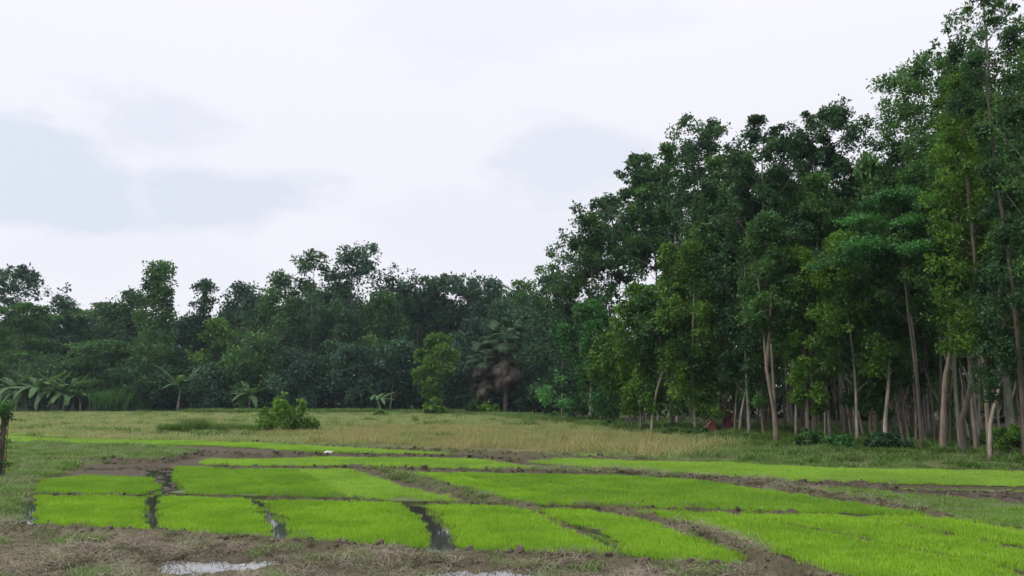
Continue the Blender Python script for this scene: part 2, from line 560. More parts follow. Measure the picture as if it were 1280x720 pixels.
G_TAN = gpoly([(385, 541), (470, 535), (620, 536), (780, 546), (930, 558), (860, 570), (640, 565), (480, 556.5), (300, 547)])
G_STRAW = gpoly([(a, b + 4) for a, b in [(-300, 645), (0, 656), (180, 665), (350, 677), (550, 691), (780, 700), (940, 711), (1050, 724), (1250, 760), (1250, 1200), (-300, 1200)]], .05)
G_GREY = gpoly([(100, 542), (395, 544), (400, 548), (180, 547)])
G_LEFT = gpoly([(-500, 541), (30, 546), (75, 551), (127, 556), (250, 562), (235, 573), (100, 584), (90, 594), (52, 600), (42, 625), (36, 655), (-500, 655)])
BUNDS = [  # line, half width, height, mud, straw weight
    ([(440, 583), (500, 594), (560, 609), (610, 624), (668, 637)], .17, .13, .25, .5),
    ([(768, 637), (830, 652), (900, 676), (978, 705)], .16, .12, .35, .75),
    ([(620, 589), (700, 591), (800, 592), (880, 598), (930, 604), (1000, 614), (1080, 627), (1183, 646)], .17, .12, .45, .7),
    ([(270, 584), (340, 585), (440, 585), (550, 588), (640, 590), (760, 591)], .13, .14, .85, .2),
    ([(860, 597), (926, 600.5), (1000, 604.5), (1090, 607.5), (1247, 610.5), (1400, 611)], .13, .17, .9, .2),
    ([(40, 619), (200, 620), (350, 622.5), (500, 628), (620, 632), (700, 634), (860, 638), (1000, 642)], .05, .10, .8, .2),
    ([(105, 576), (200, 577), (250, 567), (300, 568), (390, 569), (480, 570), (590, 572), (650, 577)], .18, .16, .85, .2),
    ([(-60, 541), (0, 544.5), (75, 549), (240, 551), (326, 553.5), (480, 561.8), (600, 568)], .14, .15, .5, .4),
    ([(500, 562), (640, 567.5), (760, 573), (860, 577), (1030, 584), (1280, 589), (1420, 592)], .25, .18, .2, .5),
    ([(-300, 638), (-100, 648), (0, 658), (180, 666), (350, 678), (550, 692), (780, 701), (940, 712), (1040, 724)], .25, .09, .6, .5),
    ([(0, 520), (120, 521.5), (300, 522.5)], .3, .15, .3, .5),
    ([(430, 541.5), (520, 542.5)], .3, .15, .3, .5),
    ([(-60, 546.5), (90, 548)], .1, .1, .3, .3),
]
BUND_W = [[gp(a, b, q[2] * .6) for a, b in q[0]] for q in BUNDS]
CHAN = [  # wet channels: line, half width
    ([(188, 619), (189, 640), (192, 664)], .20), ([(310, 622), (330, 640), (350, 655), (351, 676)], .21),
    ([(505, 627), (532, 645), (552, 665), (552, 692)], .26), ([(735, 662), (770, 683), (782, 700)], .11),
    ([(42, 628), (40, 645), (39, 660)], .17), ([(180, 585), (208, 590), (203, 600), (213, 612), (224, 618)], .30),
    ([(100, 586), (140, 587), (182, 586)], .28), ([(298, 573), (330, 573.5)], .3),
]
CHAN_W = [[gp(a, b) for a, b in q[0]] for q in CHAN]
PUDDLES = [((272, 710), .75, .30), ((605, 722), .8, .25), ((240, 716), .4, .2), ((325, 706), .35, .15)]
MUDS = [gpoly([(1075, 606), (1150, 611), (1280, 613), (1420, 615), (1420, 634), (1280, 627), (1170, 619), (1100, 612)])]
BEDAREA = gpoly([(30, 560), (240, 556), (420, 566), (640, 570), (900, 580), (1420, 592), (1420, 900), (1040, 722), (780, 700), (350, 676), (40, 657), (30, 620)])
# edge of the plantation (x, distance): everything beyond carries trees
EDGE_PX = [(560, 100), (690, 66), (745, 57), (790, 45), (845, 42), (890, 40), (970, 34), (1060, 32), (1110, 31), (1180, 28), (1235, 26), (1280, 24), (1400, 20), (1800, 13)]
EDGE = [(at(a, b)[0], float(b)) for a, b in EDGE_PX]
FOREST = EDGE + [(160, 13), (160, 150), (at(560, 100)[0], 150)]


def ground_z(x, y, detail=True):
    x = np.asarray(x, dtype=float)
    y = np.asarray(y, dtype=float)
    wx = x + 0.05 * snoise(x, y, 0.7, 11) + 0.02 * snoise(x, y, .2, 13)
    wy = y + 0.06 * snoise(x, y, 0.7, 12) + 0.03 * snoise(x, y, .2, 14)
    near = sstep(60, 40, y)
    z = 0.02 + 0.035 * snoise(x, y, 2.5, 1) + near * 0.02 * snoise(x, y, .45, 2)
    mud = np.zeros_like(z)
    straw = 0.12 + 0.25 * sstep(0.1, 0.6, snoise(x, y, 3.0, 3))
    tan = sstep(-.8, .8, poly_sdf(G_TAN, x, y) + 0.8 * snoise(x, y, 4, 4))
    g = sstep(-.4, .4, poly_sdf(G_GREY, x, y))
    straw = np.maximum(straw, g * .9)
    ba = sstep(-.2, .2, poly_sdf(BEDAREA, wx, wy))
    z = z * (1 - ba) + ba * (0.026 + 0.015 * snoise(x, y, .4, 5))
    mud = np.maximum(mud, ba * 0.9)
    lf = sstep(-.1, .5, poly_sdf(G_LEFT, x, y))
    z += lf * (0.02 + 0.03 * snoise(x, y, 1.3, 6))
    straw = np.maximum(straw, lf * sstep(-.1, .5, snoise(x, y, 1.7, 7)) * .8)
    sfr = sstep(-.15, .15, poly_sdf(G_STRAW, wx, wy))
    z = z * (1 - sfr) + sfr * (0.035 + 0.025 * snoise(x, y, .9, 8) + .02 * snoise(x, y, .2, 21))
    straw = np.maximum(straw, sfr * .85)
    mud = mud * (1 - sfr) + sfr * .35
    mud = mud * (1 - lf)
    for (q, w) in zip(BUNDS, BUND_W):
        d = line_dist(w, wx, wy) + 0.25 * q[1] * snoise(x, y, .6, 9)
        k = sstep(q[1] * 1.25, q[1] * 0.2, d)
        z = np.maximum(z, k * (q[2] * (1 + .3 * snoise(x, y, .5, 10)) + .02 * snoise(x, y, .12, 15)))
        mud = np.where(k > .15, mud * (1 - k) + q[3] * k, mud)
        straw = np.where(k > .15, straw * (1 - k) + q[4] * k, straw)
    for w in BED_W:
        s = poly_sdf(w, wx, wy)
        k = sstep(-.05, .04, s)
        z = z * (1 - k) + BED_Z * k
        mud = np.maximum(mud, k * .6)
        straw = straw * (1 - k)
    for (q, w) in zip(CHAN, CHAN_W):
        d = line_dist(w, wx, wy)
        k = sstep(q[1] * 1.45, q[1] * 1.1, d)
        z = z * (1 - k) - 0.06 * k
        mud = np.maximum(mud, sstep(q[1] * 2, q[1], d))
    # silt bars in the meandering channel
    bar = sstep(.05, .5, snoise(x, y, .55, 31))
    for w in (CHAN_W[5], CHAN_W[6]):
        z = z + .098 * bar * sstep(.5, .1, line_dist(w, wx, wy))
    for ((a, b), rx, ry) in PUDDLES:
        cx, cy = gp(a, b)
        d = np.sqrt(((wx - cx) / rx) ** 2 + ((wy - cy) / ry) ** 2) + .25 * snoise(x, y, .35, 16)
        k = sstep(1.2, .7, d)
        z = z * (1 - k) + k * (-0.012 + .024 * snoise(x, y, .16, 17))
        mud = np.maximum(mud, k)
    for w in MUDS:
        s = poly_sdf(w, wx, wy)
        k = sstep(-.1, .15, s)
        z = z * (1 - k) + k * (0.012 + .03 * snoise(x, y, .45, 18))
        mud = np.maximum(mud, k)
        straw = straw * (1 - k)
    fs = poly_sdf(FOREST, x, y)
    k = sstep(-2.5, 1.5, fs)
    z += k * (0.10 + .12 * sstep(20, 12, y - x * .6) + 0.05 * snoise(x, y, 3, 19))
    straw = np.maximum(straw, sstep(0, 4, fs) * .5)
    mud = np.maximum(mud, sstep(0, 5, fs) * .75)
    # open land beyond the left wood, and everything far away, stays gentle
    return z, mud, straw, tan


def gz(x, y):
    return float(ground_z(np.array([x]), np.array([y]))[0][0])


# ---------------------------------------------------------------- ground sheet
ys = [4.5]
while ys[-1] < 2500:
    y = ys[-1]
    ys.append(y * (1 + (0.0048 if 8 < y < 17 else 0.0075 if y < 46 and y >= 17 else 0.02 if y < 8 else 0.05)))
ys = np.array(ys)
us = np.concatenate([np.linspace(-2.4, -0.72, 40, endpoint=False), np.linspace(-.72, .74, 430, endpoint=False), np.linspace(.74, 2.4, 40)])
U, Y = np.meshgrid(us, ys)
X = U * (Y + 1.5)
Z, mu, st_, ta = ground_z(X.ravel(), Y.ravel())
nv = len(us)
ii = np.arange(len(ys) - 1)[:, None] * nv
jj = np.arange(nv - 1)[None, :]
F = np.stack([ii + jj, ii + jj + 1, ii + nv + jj + 1, ii + nv + jj], -1).reshape(-1, 4)
me = mesh_from('field_ground', np.stack([X.ravel(), Y.ravel(), Z], -1), F, smooth=True)
ca = me.color_attributes.new('cover', 'FLOAT_COLOR', 'POINT')
ca.data.foreach_set('color', np.stack([mu, st_, ta, np.ones_like(mu)], -1).astype(np.float32).ravel())
tag(link('ground', me, mat=M['field']), 'flat farmland of turf, mud and straw around the seedbeds', kind='structure')
E = 3000.0
me = mesh_from('land', [(-E, -E, -.35), (E, -E, -.35), (E, E, -.35), (-E, E, -.35)], [(0, 1, 2, 3)])
tag(link('land', me, mat=M['field']), 'open land reaching to the horizon', kind='structure')
wp = [gp(a, b) for a, b in ((-60, 570), (1500, 590), (1900, 860), (-100, 860))]
me = mesh_from('irrigation_water', [(x, y, 0.017) for x, y in wp], [(3, 2, 1, 0)])
tag(link('irrigation_water', me, mat=M['water']), 'shallow muddy irrigation water between the seedbeds', kind='structure')

# ---------------------------------------------------------------- scattering (uncountable plants)


def blades(rng, n, size, h, w, lean=0.25, droop=0.3, seg=2, flat=0.0):
    """patch of n grass blades in a disc of radius size"""
    V, F4, F3, T = [], [], [], []
    k = 0
    for i in range(n):
        a = rng.uniform(0, 2 * np.pi)
        r = size * math.sqrt(rng.uniform())
        bx, by = r * math.cos(a), r * math.sin(a)
        hh = h * rng.uniform(.6, 1.15)
        az = rng.uniform(0, 2 * np.pi)
        le = lean * rng.uniform(.2, 1.0)
        dx, dy = math.cos(az), math.sin(az)
        wx, wy = -dy * w / 2, dx * w / 2
        t0 = rng.uniform(0, 1)
        pts = []
        for s in range(seg + 1):
            f = s / seg
            out_ = hh * (le * f + droop * f * f)
            zz = hh * f * (1 - flat) - droop * .25 * hh * f * f + (rng.uniform(0, .03) if flat > .5 else 0)
            pts.append((bx + dx * out_, by + dy * out_, zz))
        base = len(V)
        for s in range(seg):
            ww = 1 - .35 * s / seg
            V.append((pts[s][0] - wx * ww, pts[s][1] - wy * ww, pts[s][2]))
            V.append((pts[s][0] + wx * ww, pts[s][1] + wy * ww, pts[s][2]))
            T += [t0, t0]
        V.append(pts[-1])
        T.append(min(1, t0 + .15))
        for s in range(seg - 1):
            F4.append((base + 2 * s, base + 2 * s + 1, base + 2 * s + 3, base + 2 * s + 2))
        F3.append((base + 2 * (seg - 1), base + 2 * (seg - 1) + 1, base + 2 * seg))
    return V, (F4 or None), F3, T


def protos(name, mat, variants, **kw):
    """unlinked collection of source patches"""
    col = bpy.data.collections.new(name + '_source')
    for k in range(variants):
        rng = np.random.default_rng(100 + k)
        V, F4, F3, T = blades(rng, **kw)
        me = mesh_from(name, V, F4, F3, T)
        me.materials.append(mat)
        ob = bpy.data.objects.new(name + '_patch', me)
        col.objects.link(ob)
    return col


def scatter_group(col):
    ng = bpy.data.node_groups.new('scatter', 'GeometryNodeTree')
    ng.interface.new_socket('Geometry', in_out='INPUT', socket_type='NodeSocketGeometry')
    ng.interface.new_socket('Geometry', in_out='OUTPUT', socket_type='NodeSocketGeometry')
    i = ng.nodes.new('NodeGroupInput')
    o_ = ng.nodes.new('NodeGroupOutput')
    ci = ng.nodes.new('GeometryNodeCollectionInfo')
    ci.inputs['Collection'].default_value = col
    ci.inputs['Separate Children'].default_value = True
    ci.inputs['Reset Children'].default_value = True
    ip = ng.nodes.new('GeometryNodeInstanceOnPoints')
    ip.inputs['Pick Instance'].default_value = True

    def attr(nm, ty):
        a = ng.nodes.new('GeometryNodeInputNamedAttribute')
        a.data_type = ty
        a.inputs['Name'].default_value = nm
        return a.outputs['Attribute']
    ng.links.new(i.outputs[0], ip.inputs['Points'])
    ng.links.new(ci.outputs[0], ip.inputs['Instance'])
    ng.links.new(attr('idx', 'INT'), ip.inputs['Instance Index'])
    e2r = ng.nodes.new('FunctionNodeEulerToRotation')
    ng.links.new(attr('rot', 'FLOAT_VECTOR'), e2r.inputs[0])
    ng.links.new(e2r.outputs[0], ip.inputs['Rotation'])
    ng.links.new(attr('scl', 'FLOAT'), ip.inputs['Scale'])
    ng.links.new(ip.outputs[0], o_.inputs[0])
    return ng


_groups = {}


def scatter(name, col, x, y, z, scl, seed=0, tilt=.08, parent=None):
    n = len(x)
    rng = np.random.default_rng(seed)
    me = bpy.data.meshes.new(name)
    me.vertices.add(n)
    me.vertices.foreach_set('co', np.stack([x, y, z], -1).astype(np.float32).ravel())
    a = me.attributes.new('rot', 'FLOAT_VECTOR', 'POINT')
    a.data.foreach_set('vector', np.stack([rng.normal(0, tilt, n), rng.normal(0, tilt, n), rng.uniform(0, 6.28, n)], -1).astype(np.float32).ravel())
    a = me.attributes.new('scl', 'FLOAT', 'POINT')
    a.data.foreach_set('value', np.asarray(scl, dtype=np.float32))
    a = me.attributes.new('idx', 'INT', 'POINT')
    a.data.foreach_set('value', rng.integers(0, len(col.objects), n).astype(np.int32))
    ob = link(name, me, parent)
    if col.name not in _groups:
        _groups[col.name] = scatter_group(col)
    md = ob.modifiers.new('scatter', 'NODES')
    md.node_group = _groups[col.name]
    ob['kind'] = 'stuff'
    return ob


def rand_in(poly, dens, seed, grow=1.0):
    """jittered points in polygon, density per m2 (callable of distance or number)"""
    p = np.array(poly)
    rng = np.random.default_rng(seed)
    x0, y0 = p.min(0)
    x1, y1 = p.max(0)
    n = int((x1 - x0) * (y1 - y0) * dens)
    x = rng.uniform(x0, x1, n)
    y = rng.uniform(y0, y1, n)
    s = poly_sdf(poly, x, y)
    return x, y, s


def chan_clear(x, y, f=1.15):
    ok = np.ones(len(x), bool)
    for (q, w) in zip(CHAN, CHAN_W):
        ok &= line_dist(w, x, y) > q[1] * f
    return ok


rice_p = {k: protos('seedling', M[k], 4, n=150, size=.17, h=.07, w=.0065, lean=.22, droop=.25, seg=2) for k in ('rice_a', 'rice_b', 'rice_c')}
rice_p['rice_d'] = protos('seedling_thin', M['rice_d'], 4, n=45, size=.17, h=.06, w=.008, lean=.3, droop=.3, seg=2)
for i, (b, w) in enumerate(zip(BEDS, BED_W)):
    c = np.mean(np.array(w), axis=0)
    root = empty('rice_bed', (c[0], c[1], 0), b[2], 'seedbed', 'rice seedbeds')
    # soil slab with a ragged outline
    P = []
    for q in range(len(w)):
        a, d = np.array(w[q]), np.array(w[(q + 1) % len(w)])
        L = np.linalg.norm(d - a)
        nseg = max(2, int(L / .35))
        for s in range(nseg):
            P.append(a + (d - a) * s / nseg)
    P = np.array(P)
    P[:, 0] += .02 * snoise(P[:, 0], P[:, 1], .5, 40) + (c[0] - P[:, 0]) * .004
    P[:, 1] += .03 * snoise(P[:, 0], P[:, 1], .5, 41)
    for (q_, w_) in zip(CHAN, CHAN_W):      # keep the slab out of the wet channels
        for _ in range(3):
            d0 = line_dist(w_, P[:, 0], P[:, 1])
            gx_ = (line_dist(w_, P[:, 0] + .01, P[:, 1]) - d0) / .01
            push = np.clip(q_[1] * 1.1 - d0, 0, None)
            P[:, 0] += push * np.abs(gx_) * np.sign(c[0] - P[:, 0])
    bm = bmesh.new()
    top = [bm.verts.new((p[0] - c[0], p[1] - c[1], BED_Z + .012)) for p in P]
    bot = [bm.verts.new((p[0] - c[0], p[1] - c[1], -.05)) for p in P]
    bm.faces.new(top)
    for q in range(len(P)):
        r_ = (q + 1) % len(P)
        bm.faces.new((top[q], bot[q], bot[r_], top[r_]))
    bmesh.ops.recalc_face_normals(bm, faces=bm.faces)
    me = bpy.data.meshes.new('soil')
    bm.to_mesh(me)
    bm.free()
    me.materials.append(M['bed_soil'])
    link('soil', me, root)
    far = c[1] > 24
    pw = np.array(w)
    st = .19 if far else .155
    gx, gy = np.meshgrid(np.arange(pw[:, 0].min(), pw[:, 0].max(), st), np.arange(pw[:, 1].min(), pw[:, 1].max(), st))
    rj = np.random.default_rng(50 + i)
    x = gx.ravel() + rj.uniform(-.5, .5, gx.size) * st
    y = gy.ravel() + rj.uniform(-.5, .5, gx.size) * st
    s = poly_sdf(w, x, y)
    ok = s > .0 + .045 * snoise(x, y, .5, 42)
    ok &= chan_clear(x, y, 1.0)
    if b[1] == 'rice_d':
        ok &= snoise(x, y, 1.2, 60) > -.35
    x, y = x[ok], y[ok]
    hv = 1 + .22 * snoise(x, y, 1.3, 43) + .14 * snoise(x, y, .35, 44)
    scl = hv * (1.0 if not far else 1.15)
    scatter('seedlings', rice_p[b[1]], x - c[0], y - c[1], np.full(len(x), BED_Z + .008), scl, 70 + i, parent=root)

allbeds = BED_W


def off_beds(x, y, m=.03):
    ok = np.ones(len(x), bool)
    for w in allbeds:
        ok &= poly_sdf(w, x, y) < -m
    return ok


def stuff(name, label, cat, col, polys, dens, scl, seed, cond=None, tilt=.1):
    xs, yy, ss = [], [], []
    for k, pl in enumerate(polys):
        x, y, s = rand_in(pl, dens, seed + k)
        ok = s > 0
        x, y = x[ok], y[ok]
        ok = off_beds(x, y)
        x, y = x[ok], y[ok]
        zz = ground_z(x, y)
        ok = (zz[0] > .0) & chan_clear(x, y, 1.5)
        if cond is not None:
            ok &= cond(x, y, zz)
        x, y, z = x[ok], y[ok], zz[0][ok]
        xs.append(np.stack([x, y, z], -1))
    P = np.vstack(xs)
    rng = np.random.default_rng(seed)
    s_ = scl * rng.uniform(.6, 1.4, len(P)) * (1 + .35 * snoise(P[:, 0], P[:, 1], 2.5, seed))
    return tag(scatter(name, col, P[:, 0], P[:, 1], P[:, 2] - .01, s_, seed, tilt), label, cat)


# open fallow grass between the seedbeds and the woods
FALLOW = [(-75, 38), (at(640, 33)[0], 33.0)] + [(at(a, b)[0], float(b)) for a, b in ((760, 28), (860, 26), (1030, 23), (1280, 22), (1500, 22))] + [(22, 25)] + \
    [(x, y + 1.0) for x, y in reversed(EDGE[:-2])] + [(-80, 103)]
p_f = protos('fallow', M['grass_fallow'], 4, n=80, size=.5, h=.20, w=.013, lean=.5, droop=.5, seg=2)
p_t = protos('dry', M['grass_tan'], 4, n=80, size=.5, h=.27, w=.011, lean=.4, droop=.4, seg=2)
p_w = protos('weed', M['grass_weed'], 4, n=60, size=.22, h=.13, w=.012, lean=.7, droop=.8, seg=2)
p_s = protos('dark_weed', M['grass_dark'], 4, n=60, size=.4, h=.34, w=.028, lean=.7, droop=.8, seg=2)
p_rg = protos('ridge', M['grass_ridge'], 4, n=45, size=.16, h=.12, w=.008, lean=.8, droop=.8, seg=2)
p_st = protos('straw', M['straw'], 5, n=80, size=.2, h=.15, w=.0055, lean=1.0, droop=.2, seg=2, flat=.9)


def tanness(x, y):
    return poly_sdf(G_TAN, x, y) + 1.2 * snoise(x, y, 5, 4)


stuff('fallow_grass', 'pale yellow-green grass covering the open fallow field', 'grass', p_f, [FALLOW], 4.2, 1.0, 200,
      lambda x, y, q: (tanness(x, y) < .6) & (poly_sdf(G_GREY, x, y) < 0) & (y > 21.5) & ((y > 37) | (x < .22 * y)))
stuff('edge_weeds', 'dull green weeds on the low bank between the rice strip and the plantation', 'weeds', p_s, [FALLOW], 5.5, .62, 205,
      lambda x, y, q: (y > 21.5) & (y < 38) & (x > .2 * y + .04 * y * snoise(x, y, 5, 93)) & (tanness(x, y) < .6))
stuff('dry_grass', 'dry reddish-tan grass in the middle of the fallow field', 'dry grass', p_t, [FALLOW, G_TAN], 4.0, .95, 210,
      lambda x, y, q: (tanness(x, y) > -.4))
stuff('left_weeds', 'low green weeds and greyish grass on the left bank', 'weeds', p_w, [G_LEFT], 16, 1.0, 220,
      lambda x, y, q: (q[1] < .6) & (x > -24) & (y > 11))
bank = [(x, y - 2.2) for x, y in EDGE[2:-1]] + [(x, y + 1.5) for x, y in reversed(EDGE[2:-1])]
wood = [(x, y) for x, y in EDGE[3:-1]] + [(x * 1.6, y + 18) for x, y in reversed(EDGE[3:-1])]
edgeL = [(-70, 96), (-25, 97), (at(560, 88)[0], 88.0), (at(690, 60)[0], 60.0), (at(745, 50)[0], 50.0), (at(800, 41)[0], 41.0), (at(745, 60)[0], 60.0), (-8, 104), (-70, 104)]
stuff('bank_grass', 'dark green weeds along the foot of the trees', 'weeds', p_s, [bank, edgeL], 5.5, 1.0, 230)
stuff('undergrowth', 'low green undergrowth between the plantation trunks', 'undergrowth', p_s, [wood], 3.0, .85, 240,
      lambda x, y, q: snoise(x, y, 4, 77) > -.25)
# grass and straw on the little ridges
GB = [gpoly([(430, 578), (455, 583), (520, 594), (600, 612), (680, 633), (668, 640), (590, 628), (510, 605), (455, 592)]),
      gpoly([(480, 560), (640, 566), (760, 571), (900, 577), (1100, 584), (1400, 590), (1400, 592), (1100, 588), (860, 579), (640, 571)]),
      gpoly([(640, 584), (760, 588), (860, 593), (860, 600), (700, 594), (600, 590)])]
stuff('ridge_weeds', 'short dull weeds growing on the ridges between seedbeds', 'weeds', p_w, GB, 18, .75, 250)
FRONT = gpoly([(a, b + 9) for a, b in [(-200, 640), (0, 652), (180, 661), (350, 673), (550, 687), (780, 696), (940, 706), (1050, 718), (1250, 755), (1250, 780), (-200, 780)]], .05)
CL = [FRONT, gpoly([(755, 634), (830, 648), (905, 671), (1000, 706), (960, 708), (880, 680), (800, 650)]),
      gpoly([(620, 586), (800, 589), (930, 601), (1010, 613), (1190, 645), (1170, 649), (1060, 632), (930, 610), (780, 596), (620, 591)])]


def no_puddle(x, y, q):
    ok = np.ones(len(x), bool)
    for ((a, b), rx, ry) in PUDDLES:
        cx, cy = gp(a, b)
        ok &= np.sqrt(((x - cx) / (rx + .12)) ** 2 + ((y - cy) / (ry + .22)) ** 2) + .3 * snoise(x, y, .3, 19) > 1.0
    return ok


stuff('straw_litter', 'grey-brown cut straw and dead weeds littering the near bank', 'straw', p_st, CL, 60, 1.0, 260, lambda x, y, q: no_puddle(x, y, q) & (snoise(x, y, .9, 262) > -.3), .22)
stuff('front_weeds', 'small green weeds poking through the straw', 'weeds', p_w, [FRONT], 10, .8, 270,
      lambda x, y, q: no_puddle(x, y, q) & (snoise(x, y, 1.1, 88) > .05))

# weeds that straggle along every ridge
rng = np.random.default_rng(15)
WP = []
for (q, w) in zip(BUNDS, BUND_W):
    for a, b in zip(w[:-1], w[1:]):
        a, b = np.array(a), np.array(b)
        n = int(np.linalg.norm(b - a) * 9)
        pnt = a + (b - a) * rng.uniform(0, 1, n)[:, None] + rng.normal(0, q[1] * .7, (n, 2))
        WP.append(pnt)
WP = np.vstack(WP)
ok = off_beds(WP[:, 0], WP[:, 1], .0) & (snoise(WP[:, 0], WP[:, 1], 1.4, 61) > -.15) & (WP[:, 1] < 60) & (abs(WP[:, 0]) < WP[:, 1] * .9)
WP = WP[ok]
wz = ground_z(WP[:, 0], WP[:, 1])[0]
ok = wz > .02
ok &= chan_clear(WP[:, 0], WP[:, 1], 1.5)
tag(scatter('ridge_grass', p_rg, WP[ok, 0], WP[ok, 1], wz[ok], rng.uniform(.35, .95, ok.sum()), 16, .2), 'straggling green-grey grass along the tops of the field ridges', 'grass')

# clods of earth on the ridges
clc = bpy.data.collections.new('clod_source')
for k in range(4):
    bm = bmesh.new()
    bmesh.ops.create_icosphere(bm, subdivisions=2, radius=1)
    for v in bm.verts:
        f = 1 + .45 * mnoise.noise(v.co * 1.4 + Vector((k * 7, 0, 0)))
        v.co = Vector((v.co.x * f, v.co.y * f * .8, v.co.z * f * .6))
    me = bpy.data.meshes.new('clod')
    bm.to_mesh(me)
    bm.free()
    me.materials.append(M['clod'])
    clc.objects.link(bpy.data.objects.new('clod', me))
rng = np.random.default_rng(5)
CP = []
for (q, w) in zip(BUNDS[:10], BUND_W[:10]):
    for a, b in zip(w[:-1], w[1:]):
        a, b = np.array(a), np.array(b)
        L = np.linalg.norm(b - a)
        n = int(L * q[1] * 90 * (.5 + q[3]))
        t = rng.uniform(0, 1, n)[:, None]
        pnt = a + (b - a) * t
        pnt += rng.normal(0, q[1] * .5, (n, 2))
        CP.append(pnt)
CP = np.vstack(CP)
ok = chan_clear(CP[:, 0], CP[:, 1], 1.3) & off_beds(CP[:, 0], CP[:, 1], .02) & (abs(CP[:, 0]) < CP[:, 1] * .9) & (CP[:, 1] < 34)
CP = CP[ok]
cz = ground_z(CP[:, 0], CP[:, 1])[0]
tag(scatter('mud_clods', clc, CP[:, 0], CP[:, 1], cz + .005, rng.gamma(2.2, .010, len(CP)) + .005, 6, .5), 'dark brown earth clods on the ridges between seedbeds', 'clods')

# ---------------------------------------------------------------- trees


def leaves_at(cent, rad, nper, size, rng, tint, flat=.75, droop=.25, long=1.7):
    """cent Kx3, rad K : returns quads of leaves around each puff centre"""
    K = len(cent)
    n = nper * K
    ci = np.repeat(np.arange(K), nper)
    d = rng.standard_normal((n, 3))
    d /= np.linalg.norm(d, axis=1)[:, None]
    r = rng.uniform(.1, 1.0, n) ** .55
    r = np.where(rng.uniform(0, 1, n) < .16, r * rng.uniform(1.05, 1.5, n), r)
    pos = cent[ci] + d * (r * rad[ci])[:, None] * np.array([1, 1, flat])
    # leaf frame: long axis outward + random, slightly drooping
    ax = d * .9 + rng.standard_normal((n, 3)) * .8
    ax[:, 2] -= droop
    ax /= np.linalg.norm(ax, axis=1)[:, None]
    up = rng.standard_normal((n, 3)) * .75 + np.array([0, 0, 1.0])
    side = np.cross(ax, up)
    side /= np.linalg.norm(side, axis=1)[:, None] + 1e-9
    s = size * rng.uniform(.6, 1.35, n)
    l = ax * (s * long / 2)[:, None]
    w = side * (s / 2)[:, None]
    V = np.stack([pos - l, pos + w * .9 - l * .1, pos + l, pos - w * .9 - l * .1], 1).reshape(-1, 3)
    F_ = np.arange(n * 4).reshape(-1, 4)
    T = np.clip(np.repeat(tint[ci] + rng.uniform(-.22, .22, n), 4), 0, 1)
    return V, F_, T


def path_rand(rng, H, lean, wig, n=8):
    t = np.linspace(0, 1, n)
    a, b = rng.uniform(0, 6.28, 2)
    x = lean[0] * t + wig * (np.sin(t * 5 + a) - np.sin(a)) * t ** .5
    y = lean[1] * t + wig * (np.sin(t * 4.3 + b) - np.sin(b)) * t ** .5
    return np.stack([x, y, H * t], -1)


